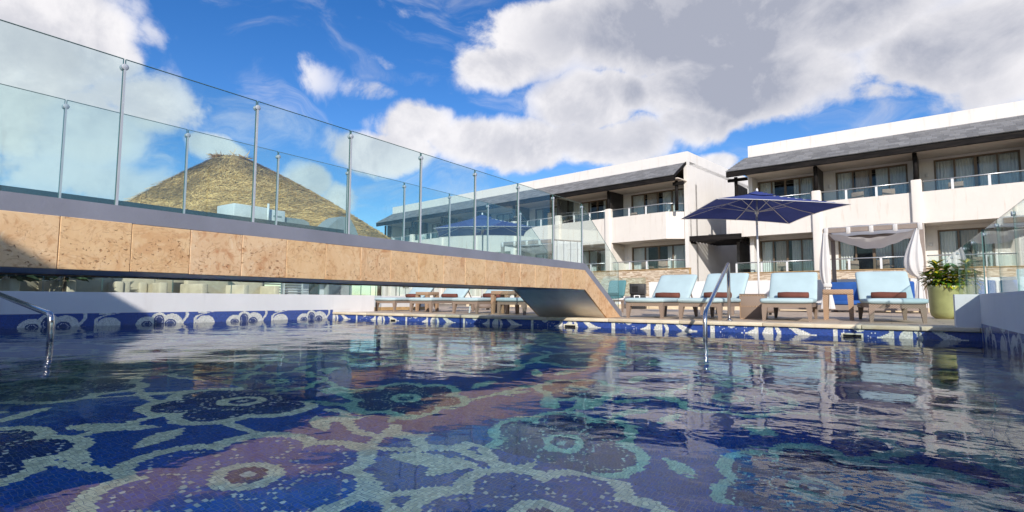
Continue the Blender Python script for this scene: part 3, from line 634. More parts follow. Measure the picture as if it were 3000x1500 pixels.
def hotel(name, label, P0, ud, piers, u_left, u_right, win_off, lend, rend, seeds, zoff, stone_z, depth=9.0):
    ang = math.atan2(ud[1], ud[0]); B = thing(name, label, 'building', (P0[0], P0[1], 0), ang)
    b = lambda mb, nm, mt, par=B: mb.build(nm, M[mt], par)
    V, ZS, ZB, ZR = 1.6, 3.86, 5.25+zoff, 5.72+zoff
    # edges of the bays
    bays = list(zip(piers[:-1], piers[1:]))
    wall = MB(); wins = []
    x_prev = u_left
    for i, (a, c) in enumerate(bays):
        w0, w1 = a+win_off[0], c-win_off[1]
        if i == 0 and lend: w0 = u_left+.22
        wall.box(x_prev, w0, V, V+.2, .1, 7.02)
        for (z0, z1) in ((.1, 1.45), (3.68, 4.72), (6.9, 7.02)): wall.box(w0, w1, V, V+.2, z0, z1)
        wins.append((w0, w1)); x_prev = w1
    wall.box(x_prev, u_right, V, V+.2, .1, 7.02)
    wall.box(u_left, u_right, .7, .92, 7.9, 8.75)                                  # parapet
    wall.box(u_left, u_right, .92, depth, 8.0, 8.2)                                # flat roof
    wall.box(u_left, u_left+.2, .921, depth, 0, 8.748); wall.box(u_right-.2, u_right, .921, depth, 0, 8.748)
    wall.box(u_left, u_left+.2, .60, .919, 0, 7.89); wall.box(u_right-.2, u_right, .60, .919, 0, 7.89)
    wall.box(u_left+.2, u_right-.2, depth-.2, depth, 0, 8.0)
    b(wall, 'wall', 'white_wall')
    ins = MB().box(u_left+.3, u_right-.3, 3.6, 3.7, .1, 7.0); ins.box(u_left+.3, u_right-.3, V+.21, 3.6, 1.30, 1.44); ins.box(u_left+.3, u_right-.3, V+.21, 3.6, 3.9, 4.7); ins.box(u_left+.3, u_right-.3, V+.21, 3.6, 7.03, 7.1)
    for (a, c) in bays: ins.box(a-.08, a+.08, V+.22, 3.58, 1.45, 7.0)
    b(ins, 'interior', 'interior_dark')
    for i, (w0, w1) in enumerate(wins):
        window(B, w0, w1, V-.02, 4.72, 6.9, ST[(seeds+i*3+1) % 4], seeds+i*7); window(B, w0, w1, V-.02, 1.45, 3.68, ST[(seeds+i*2) % 4], seeds+i*5+3)
    so = MB().box(u_left+.02, u_right-.02, -.48, V-.001, 7.025, 7.08); b(so, 'porch_ceiling', 'soffit_plaster')
    n = len(piers)
    for i, p in enumerate(piers):
        end = (i == 0 and lend) or (i == n-1 and rend)
        if not end:
            mb = MB().rbox(p-.2, p+.2, -.14, .20, .1, 5.80+zoff, .05, 3); b(mb, 'pier', 'cream_stucco')
            b(MB().box(p-.055, p+.055, .21, V-.001, 4.74, 7.02), 'partition', 'dark_boards')
            b(MB().box(p-.08, p+.08, .21, V-.001, .1, 3.85), 'partition', 'cream_stucco')
        q = p+.0 if not end else (p+.55 if i == 0 else p-.35)
        b(MB().tube([(q, 0.0, (5.80 if not end else 5.25)+zoff), (q+.01, .0, 6.4), (q, 0, 7.0)], [.095, .085, .09], 10), 'log_post', 'dark_wood')
    for i, (a, c) in enumerate(bays):
        a2 = a+.2 if not (i == 0 and lend) else a; c2 = c-.2 if not (i == n-2 and rend) else c
        if i == n-2 and rend:      # the end balcony is cut back at an angle
            poly = [(a2, -.02), (c2-1.0, -.02), (c2, .88), (c2, 1.0), (c2-1.05, .12), (a2, .12)]; fl = [(a2, .121), (c2-1.05, .121), (c2-.02, 1.0), (c2-.02, V-.001), (a2, V-.001)]
            b(MB().prism(poly, 'z', ZS, ZB), 'balcony_front', 'cream_stucco'); b(MB().prism(fl, 'z', ZS+.01, 4.70), 'balcony_floor', 'cream_stucco')
            railing(B, [(a2+.05, .03), (c2-1.03, .03), (c2-.1, .86)], ZR, ZB+.02, [(a2+1.2, .03), (a2+2.3, .03)], ZB); railing(B, [(a2+.05, .03), (c2-1.03, .03), (c2-.1, .86)], 2.46+zoff*1.9, 1.95+zoff, [(a2+1.2, .03), (a2+2.3, .03)], 1.6)
        elif i == 0 and lend:
            b(MB().box(a2, c2, -.02, .12, ZS-.06, ZB), 'balcony_front', 'cream_stucco'); b(MB().box(a2+.001, a2+.12, .121, 1.6, ZS-.06, ZB), 'balcony_front', 'cream_stucco')
            b(MB().box(a2+.121, c2, .121, V-.001, ZS, 4.70), 'balcony_floor', 'cream_stucco')
            railing(B, [(a2+.1, 1.4), (a2+.1, .05), (c2-.03, .05)], ZR, ZB+.02, [(a2+1.5, .05), (a2+2.8, .05)], ZB); railing(B, [(a2+.45, 1.2), (a2+.45, .05), (c2-.03, .05)], 2.43, 1.9, [(a2+.45, .05), (a2+1.7, .05), (a2+2.9, .05)], 1.5)
        else:
            b(MB().box(a2, c2, -.02, .12, ZS, ZB), 'balcony_front', 'cream_stucco'); b(MB().box(a2, c2, .121, V-.001, ZS+.01, 4.70), 'balcony_floor', 'cream_stucco')
            railing(B, [(a2+.04, .05), (c2-.04, .05)], ZR, ZB+.02, [(a2+1.05, .05), (a2+2.25, .05)], ZB); railing(B, [(a2+.04, .05), (c2-.04, .05)], 2.44+zoff*1.9, 1.92+zoff, [(a2+1.05, .05), (a2+2.3, .05)], 1.5)
    # porch roof: overlapping shingle courses over a dark fascia beam
    fx0, fx1 = u_left-.55, u_right-.15 if rend else u_right
    if lend: fx0 = u_left-.75
    b(MB().box(fx0, fx1, -.63, -.49, 6.93, 7.21), 'fascia_beam', 'dark_wood')
    NR = 8; v0, z0, v1, z1 = -.70, 7.20, .705, 8.13
    rf = MB().hexa([(fx0+.05, v0+.03, z0-.01), (fx1-.03, v0+.03, z0-.01), (fx1-.03, v1, z1-.03), (fx0+.6, v1, z1-.03), (fx0+.05, v0+.03, z0+.005), (fx1-.03, v0+.03, z0+.005), (fx1-.03, v1, z1-.015), (fx0+.6, v1, z1-.015)]).build('roof', M['shingle'], B)
    for k in range(NR):
        t0, t1 = k/NR, min(1.0, (k+1.12)/NR); va, za, vb, zb = v0+(v1-v0)*t0, z0+(z1-z0)*t0, v0+(v1-v0)*t1, z0+(z1-z0)*t1
        xa, xb = fx0+.60*t0, fx0+.60*t1
        MB().hexa([(xa, va, za+.012), (fx1, va, za+.012), (fx1, vb, zb+.002), (xb, vb, zb+.002), (xa, va, za+.045), (fx1, va, za+.045), (fx1, vb, zb+.012), (xb, vb, zb+.012)]).build('shingle_course', M['shingle'], rf)
    if rend:
        b(MB().hexa([(fx1+.002, -.66, 7.10), (fx1+.07, -.66, 7.10), (fx1+.07, .70, 8.02), (fx1+.002, .70, 8.02), (fx1+.002, -.66, 7.25), (fx1+.07, -.66, 7.25), (fx1+.07, .70, 8.17), (fx1+.002, .70, 8.17)]), 'verge_board', 'dark_wood')
        b(MB().box(fx1-.35, fx1+.25, -.15, .0, 6.75, 6.92), 'beam_end', 'dark_wood')
    if lend: b(MB().box(fx0-.10, fx0+.9, -.1, .05, 6.77, 6.92), 'beam_end', 'dark_wood')
    for i, (w0, w1) in enumerate(wins):
        for z in (2.95, 6.15): b(MB().rbox(w0-.33, w0-.21, V-.05, V-.002, z, z+.17, .015, 2), 'wall_lamp', 'lamp_white')
    return B
lp = [-28.2, -24.25, -20.35, -16.45, -12.55, -8.6, -4.75, 0.0]
hotel('hotel_block', 'long white two storey hotel block behind the bridge, running to the left', (-9.096, 29.703), (.98835, -.15222), lp, -28.2, .0, (.62, .55), False, True, 2, .12, 2.2, 10.5)
rp = [-1.0, 3.32, 7.25, 11.15, 15.05]
hotel('hotel_block', 'white two storey hotel block on the right behind the blue umbrella', (-6.072, 30.531), (.99564, -.09331), rp, 0.0, 15.05, (.60, .38), True, False, 1, 0.0, 1.88, 9.0)
# the right-hand block's first bay starts at its end wall
def ledger_wall(name, label, P0, ud, u0, u1, v0, z0, z1, th=.25, hrow=.046, seed=1):
    ang = math.atan2(ud[1], ud[0]); t = thing(name, label, 'wall', (P0[0], P0[1], 0), ang); r = random.Random(seed)
    MB().box(u0, u1, v0, v0+th, z0, z1-.01).build('wall_core', M['ochre_stone'], t)
    vsx = []; fs = []; tint = []
    nrow = int((z1-z0)/hrow)
    for k in range(nrow):
        z = z0+k*hrow; u = u0+r.uniform(-.2, 0)
        while u < u1:
            w = r.uniform(.08, .34); a, c = max(u, u0), min(u+w-.006, u1); pr_ = r.uniform(.006, .035)
            if c-a > .02:
                bse = len(vsx); zt = z+hrow-.005
                vsx += [(a, v0-pr_, z), (c, v0-pr_, z), (c, v0+.01, z), (a, v0+.01, z), (a, v0-pr_, zt), (c, v0-pr_, zt), (c, v0+.01, zt), (a, v0+.01, zt)]
                fs += [tuple(bse+i for i in q) for q in ((4, 5, 6, 7), (0, 1, 5, 4), (1, 2, 6, 5), (3, 0, 4, 7), (0, 3, 2, 1))]; tint += [r.random()]*5
            u += w
    me = bpy.data.meshes.new('stacked_stones'); me.from_pydata(vsx, [], fs); at = me.attributes.new('tint', 'FLOAT', 'FACE'); at.data.foreach_set('value', tint)
    o = link('stacked_stones', me, t, M['ledger_stone']); o['kind'] = 'stuff'
    cp = MB().box(u0-.02, u1+.02, v0-.05, v0+th+.02, z1, z1+.03).build('cap', M['ochre_stone'], t); return t
ledger_wall('stone_wall', 'stacked stone terrace wall below the right hotel block', (-6.072, 30.531), (.99564, -.09331), -.75, 15, -.6, .5, 1.86, seed=3)
ledger_wall('stone_wall', 'stacked stone terrace wall below the left hotel block', (-9.096, 29.703), (.98835, -.15222), -9.6, .75, -1.0, .1, 2.12, seed=4)
# passage between the two blocks
pg = thing('pergola', 'black slatted pergola over the passage between the two hotel blocks', 'pergola', (-7.6, 30.6, 0))
for k in range(9):
    MB().box(-1.42, 1.42, -.05+k*.42, .05+k*.42, 3.72, 3.86).build('slat', M['dark_wood'], pg)
MB().box(-1.45, 1.3, -.2, -.06, 3.70, 3.98).build('front_beam', M['dark_wood'], pg)
for x in (-1.3, 1.2): MB().box(x-.05, x+.05, -.04, 3.5, 3.60, 3.715).build('side_beam', M['dark_wood'], pg)
pw = MB().box(-10.5, -4.5, 37.2, 37.5, 0, 4.6); pwo = tag(pw.build('passage_wall', M['cream_stucco']), 'shaded cream wall at the end of the passage between the hotel blocks', 'wall')
lv = MB()
for k in range(12): lv.hexa([(-6.75, 37.12, 1.5+k*.075), (-6.05, 37.12, 1.5+k*.075), (-6.05, 37.19, 1.53+k*.075), (-6.75, 37.19, 1.53+k*.075), (-6.75, 37.12, 1.53+k*.075), (-6.05, 37.12, 1.53+k*.075), (-6.05, 37.19, 1.56+k*.075), (-6.75, 37.19, 1.56+k*.075)])
lv.build('louvre', M['bronze_frame'], pwo)
# white walls at the back of the deck
bw = MB().box(-7.34, 9.0, 19.7, 19.95, .1, 1.125); tag(bw.build('garden_wall', M['white_stucco']), 'white wall at the back of the deck behind the cabana', 'wall')
bw = MB().box(-16, -7.36, 19.75, 19.95, .1, .60); tag(bw.build('garden_wall', M['white_stucco']), 'low white kerb wall behind the black loudspeaker', 'wall')
sk = MB().box(-7.34, 9.0, 19.66, 19.698, .147, .30); sk.box(-16, -7.36, 19.70, 19.748, .147, .30); tag(sk.build('skirting', M['coping_stone']), 'pale stone skirting along the back of the deck', 'skirting')
sw = MB().box(-11.9, -11.6, 9.6, 12.3, .1, .548); swo = tag(sw.build('garden_wall', M['white_stucco']), 'white wall set back behind the leftmost loungers', 'wall')
MB().box(-11.598, -11.57, 10.0, 12.28, .147, .235).build('skirting', M['ochre_stone'], swo); MB().box(-11.9, -11.02, 9.3, 9.56, .1, .546).build('return_wall', M['white_stucco'], swo)
balustrade('glass fence on the set back wall behind the leftmost loungers', -11.75, [9.62, 10.5, 11.4, 12.28], .55, 1.40, None, fit=False)
# glass on the kerb wall
gk = thing('glass_fence', 'glass fence along the low kerb wall at the back of the deck', 'fence', (0, 19.85, 0))
for k in range(6): link('pane', pane_mesh('pane', [(-15.9+k*1.4, .61), (-14.52+k*1.4, .61), (-14.52+k*1.4, 1.30), (-15.9+k*1.4, 1.30)], 'y', -.006, .006), gk, M['rail_glass'])

# ------------------------------------------------------------------ left side: pavilion, its roof plant, thatched roof
pv = thing('pavilion', 'open lounge pavilion with flat dark roof behind the left pool wall', 'pavilion', (-15, 5, 0))
pvb = lambda mb, nm, mt: (lambda o: (setattr(o, 'matrix_parent_inverse', Matrix.Translation((15, -5, 0))), o)[1])(mb.build(nm, M[mt], pv))
pvb(MB().box(-19.6, -15.0, -4, 11.95, 2.45, 2.76), 'roof', 'roof_dark')
for y in (.9, 3.64, 5.1, 8.78, 11.1): pvb(MB().box(-15.45, -15.22, y-.11, y+.11, .06, 2.45), 'column', 'roof_dark')
pvb(MB().box(-19.5, -19.3, -4, 9.4, .06, 2.45), 'back_wall', 'wall_pale')
pvb(MB().box(-17.2, -16.9, 11.15, 13.3, .06, 2.3), 'end_wall', 'wall_pale')
for k in range(3):
    sh = MB(); y0 = 8.95+k*.75; sh.box(-16.02, -15.98, y0, y0+.04, .06, 2.4); sh.box(-16.02, -15.98, y0+.66, y0+.70, .06, 2.4)
    for q in range(26): sh.hexa([(-16.03, y0+.04, .1+q*.088), (-15.97, y0+.04, .13+q*.088), (-15.97, y0+.66, .13+q*.088), (-16.03, y0+.66, .1+q*.088), (-16.03, y0+.04, .112+q*.088), (-15.97, y0+.04, .142+q*.088), (-15.97, y0+.66, .142+q*.088), (-16.03, y0+.66, .112+q*.088)])
    pvb(sh, 'shutter', 'shutter_pale')
def sofa(label, x, y, w, rz, mat='sand_fabric'):
    t = thing('lounge_chair', label, 'chair', (x, y, .06), rz, 'sand coloured chairs in the pavilion')
    MB().rbox(-w/2, w/2, -.4, .4, .10, .42, .03, 2).build('seat', M[mat], t); MB().rbox(-w/2, w/2, .26, .42, .42, .98, .03, 2).build('backrest', M[mat], t)
    for s in (-1, 1):
        MB().rbox(s*w/2-.08, s*w/2+.08, -.42, .43, .06, .74, .03, 2).build('arm', M[mat], t)
        for yy in (-.34, .34): MB().box(s*w/2*.9-.03, s*w/2*.9+.03, yy-.03, yy+.03, 0, .10).build('leg', M['dark_wood'], t)
lab = ['leftmost sand coloured lounge chair behind the glass fence', 'second sand coloured lounge chair from the left behind the glass fence', 'sand coloured lounge chair beside the dark pavilion column', 'wide sand coloured lounge chair in the middle of the pavilion', 'sand coloured lounge chair right of the red cushion', 'sand coloured lounge chair near the pale shutters', 'rightmost sand coloured lounge chair by the last column']
for l, (y, w, rz, x) in zip(lab, ((2.75, .9, 1.57, -13.6), (3.55, .8, 1.8, -13.9), (4.55, .95, 1.57, -13.7), (5.35, .8, 1.4, -13.6), (6.15, 1.2, 1.57, -14.2), (7.15, 1.1, 1.7, -13.8), (8.25, 1.0, 1.57, -14.1))): sofa(l, x, y, w, rz)
rc = MB().rbox(-14.1, -13.9, 5.92, 6.2, .90, 1.18, .05, 3); tag(rc.build('cushion', M['towel_brown']), 'small red brown cushion in the pavilion', 'cushion')
def bush(name, label, loc, h, rad, n, seed, pot=True):
    t = thing(name, label, 'plant', loc); r = random.Random(seed); mb = MB()
    for _ in range(n):
        a, el = r.uniform(0, 6.28), r.uniform(-.2, 1.3); rr = rad*r.uniform(.3, 1); c = Vector((rr*math.cos(a)*math.cos(el)*.9, rr*math.sin(a)*math.cos(el)*.9, h*.55+h*.45*math.sin(el)*r.uniform(.5, 1)))
        d = Vector((math.cos(a)*math.cos(el), math.sin(a)*math.cos(el), math.sin(el)+r.uniform(-.4, .2))).normalized(); s = d.orthogonal().normalized(); l = r.uniform(.12, .22); w = l*.22
        mb.add([c-d*l*.3, c+s*w, c+d*l, c-s*w], [(0, 1, 2, 3)])
    mb.build('foliage', M['hedge_leaf'], t)['kind'] = 'stuff'
    if pot: MB().lathe([(0, 0), (.16, 0), (.22, .3), (.2, .3), (.0, .28)], 16).build('pot', M['wall_pale'], t)
    MB().tube([(0, 0, .1), (.02, .02, h*.7)], .02, 6).build('stem', M['stem_brown'], t)
bush('potted_plant', 'dark green potted plant between pavilion chairs', (-13.3, 3.15, .06), 1.5, .42, 500, 3); bush('potted_plant', 'bushy dark potted plant behind the glass near the dark column', (-13.3, 3.95, .06), 1.6, .5, 600, 4)
# roof plant
ac = thing('air_conditioner', 'white rooftop air conditioner in front of the thatched roof', 'air conditioner', (-17, 10.0, 2.76))
MB().rbox(-.5, .5, -1.0, .15, .05, .62, .02, 2).build('casing', M['ac_white'], ac); MB().box(-.49, .51, -.45, -.43, .1, .58).build('seam', M['vent_grey'], ac)
MB().rbox(-.45, .45, .2, .78, .05, .6, .02, 2).build('condenser', M['ac_white'], ac); MB().box(-.4, .455, .35, .65, .36, .42).build('grille', M['vent_grey'], ac)
for yy in (-.9, 0, .3, .7): MB().box(-.4, .4, yy-.03, yy+.03, 0, .05).build('foot', M['vent_grey'], ac)
MB().tube([(.55, .1, 0), (.55, .1, .75)], .035, 10).build('pipe', M['ac_white'], ac)
vt = thing('duct', 'grey rounded rooftop duct beside the air conditioner', 'duct', (-17, 11.3, 2.76))
MB().prism([(-.55, 0), (.55, 0), (.55, .15), (.45, .36), (.25, .43), (-.55, .43)], 'x', -.35, .35).build('duct_body', M['vent_grey'], vt)
vd = thing('roof_vent', 'grey dome shaped roof vent right of the air conditioner', 'vent', (-17, 13.25, 2.3))
MB().prism([(-.75, .7), (.7, .5), (.5, .85), (.25, 1.16), (-.12, 1.2), (-.35, 1.05)], 'x', -.4, .4).build('hood', M['vent_grey'], vd); MB().box(-.3, .3, -.6, .5, -2.2, .7).build('shaft', M['vent_grey'], vd)
# satellite dishes' neighbours on the terrace railing: two small white boxes
def thatched():
    c = Vector((-30.6, 19.0, 0)); t = thing('thatched_hut', 'large thatched palm roof rising behind the bridge', 'hut', c)
    # apex ridge and eave corners, seen from the pool: long curved slopes
    ap = Vector((-31.3, 16.7, 8.75)); H0 = 3.2
    fw = Vector((-.78, .62, 0)).normalized(); rt = Vector((.62, .78, 0)).normalized()      # away from the pool / to the right
    def surf(th, s):
        """th around the roof, s from apex (0) to eave (1)"""
        cx, sy = math.cos(th), math.sin(th); sq = max(abs(cx), abs(sy)); k = (1/sq)**.55
        rx = 11.2 if cx > 0 else 6.4; ry = 6.8
        z = ap.z-(ap.z-H0)*(s**1.06)-.0; bulge = .16*math.sin(s*math.pi)+.5*max(0, s-.8)*(1-s)*5
        p = ap + rt*(cx*rx*k*s*.92+(.45 if cx > 0 else -.45)*(1-s)*abs(cx)) + fw*(sy*ry*k*s)
        return Vector((p.x, p.y, z+bulge))
    n = 64; mb = MB(); mb.grid(lambda a, b: surf(a*2*math.pi, .001+.999*b), n, 14)
    o = mb.build('roof', M['thatch_core'], t); o.matrix_parent_inverse = Matrix.Translation(-c)
    r = random.Random(9); vsx = []; fs = []; tint = []
    for _ in range(34000):
        a = math.pi+r.random()*math.pi*1.3-.5; s = math.sqrt(r.uniform(.0, 1)); p = surf(a, s); q = surf(a+r.uniform(-.05, .05), min(1.0, s+.02)); d = (q-p)
        if d.length < 1e-5: continue
        d.normalize(); nn = Vector((p.x-ap.x, p.y-ap.y, 3)).normalized(); sd = d.cross(nn).normalized(); l = r.uniform(.35, .8); w = r.uniform(.014, .034)
        d = (d+sd*r.uniform(-.28, .28)).normalized(); p0 = p+nn*r.uniform(.0, .04); p1 = p+d*l+nn*r.uniform(.02, .12); bse = len(vsx)
        vsx += [p0-sd*w, p0+sd*w, p1+sd*w*.4, p1-sd*w*.4]; fs.append((bse, bse+1, bse+2, bse+3)); tint.append(min(1, max(0, r.random()**1.2*(1.15 if (s*11) % 1 < .72 else .45))))
    for _ in range(420):      # ragged tuft along the ridge
        p = ap+rt*r.uniform(-.9, .9)+Vector((0, 0, -.1)); d = Vector((r.uniform(-1, 1), r.uniform(-1, 1), r.uniform(-.5, .25))).normalized(); l = r.uniform(.25, .6); sd = d.orthogonal().normalized(); bse = len(vsx)
        vsx += [p-sd*.02, p+sd*.02, p+d*l+sd*.008, p+d*l-sd*.008]; fs.append((bse, bse+1, bse+2, bse+3)); tint.append(r.random()*.8)
    me = bpy.data.meshes.new('thatch'); me.from_pydata([tuple(v-c) for v in vsx], [], fs); at = me.attributes.new('tint', 'FLOAT', 'FACE'); at.data.foreach_set('value', tint)
    link('thatch', me, t, M['thatch'])['kind'] = 'stuff'
    for a in range(8):
        th = a*math.pi/4+.3; p = surf(th, .86); MB().tube([(p.x-c.x, p.y-c.y, .06), (p.x-c.x, p.y-c.y, p.z-.1)], .12, 8).build('post', M['stem_brown'], t)
thatched()

# ------------------------------------------------------------------ loungers, towels, tables
def taper_leg(mb, x, y, z0, z1, w0, w1, dx=0, dy=0):
    mb.hexa([(x+dx-w0, y+dy-w0, z0), (x+dx+w0, y+dy-w0, z0), (x+dx+w0, y+dy+w0, z0), (x+dx-w0, y+dy+w0, z0), (x-w1, y-w1, z1), (x+w1, y-w1, z1), (x+w1, y+w1, z1), (x-w1, y+w1, z1)]); return mb
def cushion_profile(w, pts, th, nseg=10):
    """a padded slab of width w following the centre line pts (y, z) with rounded edges"""
    P = [Vector((0, y, z)) for y, z in pts]; n = len(P); sec = []
    m = 16; vs_ = []; fs = []
    for i, p in enumerate(P):
        t = (P[min(i+1, n-1)]-P[max(i-1, 0)]).normalized(); up = Vector((0, -t.z, t.y)); e = min(i, n-1-i); sh = (.45, .86, 1, 1)[min(e, 3)]
        for k in range(m):
            a = 2*math.pi*(k+.5)/m; c, s = math.cos(a), math.sin(a); sx = math.copysign(abs(c)**.32, c); sz = math.copysign(abs(s)**.45, s)
            hw = w/2-(0.0 if sh == 1 else (1-sh)*.05); vs_.append(p+Vector((sx*hw, 0, 0))+up*(sz*th/2*sh))
    for i in range(n-1):
        for k in range(m): fs.append((i*m+k, i*m+(k+1) % m, (i+1)*m+(k+1) % m, (i+1)*m+k))
    fs += [tuple(reversed(range(m))), tuple((n-1)*m+k for k in range(m))]
    return MB().add(vs_, fs, True)
LW, LL = .74, 1.92
def make_lounger():
    t = thing('sun_lounger', 'lounger', 'sun lounger'); f = MB()
    hw = LW/2-.03
    f.box(-hw, hw, .02, .08, .205, .275); f.box(-hw, hw, LL-.08, LL-.02, .205, .275); f.box(-hw, -hw+.055, .08, LL-.08, .21, .272); f.box(hw-.055, hw, .08, LL-.08, .21, .272); f.box(-hw+.06, hw-.06, 1.10, 1.16, .21, .268)
    f.build('frame', M['wicker_taupe'], t)
    for sx in (-1, 1):
        for yy, dy in ((.06, -.02), (LL-.28, .03)): taper_leg(MB(), sx*(hw-.035), yy, 0, .206, .021, .040, sx*.012, dy).build('leg', M['wicker_taupe'], t)
    ym = 1.14; a = R(43); bl = .70
    seat = [(-.02, .302), (0.0, .305), (.03, .308), (.25, .31), (.55, .31), (.85, .31), (1.02, .31), (1.09, .312), (1.12, .312)]
    cushion_profile(LW, seat, .085).build('seat_cushion', M['aqua_vinyl'], t)
    back = [(ym+(s*bl)*math.cos(a), .318+(s*bl)*math.sin(a)) for s in (0, .02, .05, .3, .6, .85, .95, .98, 1.0)]
    cushion_profile(LW, back, .085).build('back_cushion', M['aqua_vinyl'], t)
    bf = MB(); c, s = math.cos(a), math.sin(a)
    for sx in (-1, 1): bf.tube([(sx*(hw-.04), ym+.05, .262), (sx*(hw-.04), ym+bl*c+.035, .27+bl*s)], .02, 8); bf.tube([(sx*(hw-.1), ym+.45*c+.05, .262+.45*s), (sx*(hw-.1), ym+.62, .24)], .014, 6)
    bf.build('backrest_frame', M['wicker_taupe'], t)
    return t
def strap(parent, x, y): MB().grid(lambda a, b: (x+.018*(a-.5)*2, y-.01+.03*math.sin(b*3), .28-.26*b), 2, 8).build('tie_strap', M['aqua_vinyl'], parent)
proto = make_lounger(); spots = [
    (-3.54, 9.22, -4, 'aqua sun lounger just right of the bridge leg', 1), (-2.54, 9.03, -3, 'aqua sun lounger behind the pool handrail', 1), (-1.31, 9.28, 3, 'aqua sun lounger right of the wicker cube and under the umbrella', 0), (.08, 9.62, 7, 'rightmost aqua sun lounger beside the green planter', 0),
    (-10.66, 9.82, 2, 'leftmost aqua sun lounger seen under the bridge', 0), (-9.17, 9.55, 1, 'second aqua sun lounger from the left under the bridge', 1), (-7.64, 9.33, 1, 'third aqua sun lounger from the left under the bridge', 1), (-6.36, 9.24, 0, 'aqua sun lounger half hidden behind the sloped bridge leg', 0),
    (-3.05, 12.15, 3, 'aqua sun lounger in the second row beside the umbrella pole', 0)]
TOW = MB()
TOW.tube([(-.235, 0, 0), (-.23, 0, 0), (-.1, .003, .002), (.1, -.002, .001), (.23, 0, 0), (.235, 0, 0)], [.036, .050, .053, .052, .050, .036], 16); towm = TOW.mesh('rolled_towel')
tl = ['brown rolled towel on the lounger right of the bridge leg', 'brown rolled towel on the lounger behind the handrail', 'brown rolled towel on the lounger under the umbrella', 'brown rolled towel on the rightmost lounger', 'brown rolled towel on the leftmost lounger under the bridge', 'brown rolled towel on the second lounger under the bridge', 'brown rolled towel on the third lounger under the bridge', 'brown rolled towel on the lounger behind the bridge leg', 'brown rolled towel on the second row lounger']
for i, (x, y, rz, lb, st) in enumerate(spots):
    o = proto if i == 0 else copy_tree(proto)
    o.location = (x, y, .146); o.rotation_euler = (0, 0, R(rz)); tag(o, lb, 'sun lounger', 'aqua sun loungers on the deck')
    if st: strap(o, LW/2-.06 if i != 6 else .1, .06)
    tw = link('rolled_towel', towm, None, M['towel_brown']); tag(tw, tl[i], 'towel', 'rolled brown towels')
    q = Matrix.Rotation(R(rz), 3, 'Z') @ Vector((.0+random.uniform(-.03, .03), 1.055, .352+.05)); tw.location = Vector((x, y, .146))+q; tw.rotation_euler = (random.uniform(0, 3), 0, R(rz+random.uniform(-3, 3)))
# upright lounger behind the bridge glass, vinyl colour darkened for shade and glass tint
t = thing('deck_chair', 'upright chair, its vinyl colour darkened for shade, behind the end of the bridge glass', 'chair', (-5.95, 12.9, .146), R(-8))
cushion_profile(.50, [(.0, .36), (.02, .37), (.3, .38), (.5, .38)], .08).build('seat_cushion', M['shaded_aqua_vinyl'], t); cushion_profile(.50, [(.48, .40), (.50, .45), (.53, .6), (.58, .75), (.60, .80), (.605, .82)], .08).build('back_cushion', M['shaded_aqua_vinyl'], t)
f = MB().box(-.24, .24, .0, .5, .27, .32); f.build('frame', M['wicker_taupe'], t)
for sx in (-1, 1):
    for yy in (.03, .46): taper_leg(MB(), sx*.21, yy, 0, .27, .018, .028).build('leg', M['wicker_taupe'], t)
def side_table(label, x, y, rz, w=.44, h=.50):
    t = thing('side_table', label, 'side table', (x, y, .146), R(rz), 'woven side tables'); hw = w/2
    MB().rbox(-hw, hw, -hw, hw, h-.085, h, .016, 2).build('table_top', M['wicker_tan'], t)
    for sx in (-1, 1):
        for sy in (-1, 1): taper_leg(MB(), sx*(hw-.045), sy*(hw-.045), 0, h-.086, .030, .044, sx*.008, sy*.008).build('leg', M['wicker_tan'], t)
side_table('woven side table between the umbrella lounger and the rightmost lounger', -.72, 10.72, 3)
side_table('woven side table between the two leftmost loungers under the bridge', -10.05, 10.75, 0); side_table('woven side table beside the lounger behind the bridge leg', -7.02, 10.0, 0, .46)
bt = thing('wicker_cube', 'closed wicker cube table in front of the umbrella pole', 'side table', (-1.95, 10.25, .146), R(2))
MB().rbox(-.19, .19, -.19, .19, .0, .405, .012, 2).build('body', M['wicker_taupe'], bt); e = MB()
for z in (.0, .205, .39): e.box(-.195, .195, -.197, -.19, z, z+.012)
for x in (-.195, .183): e.box(x, x+.012, -.198, -.19, 0, .4)
e.build('trim', M['wicker_tan'], bt); MB().rbox(-.20, .20, -.20, .20, .405, .425, .008, 2).build('lid', M['wicker_taupe'], bt)

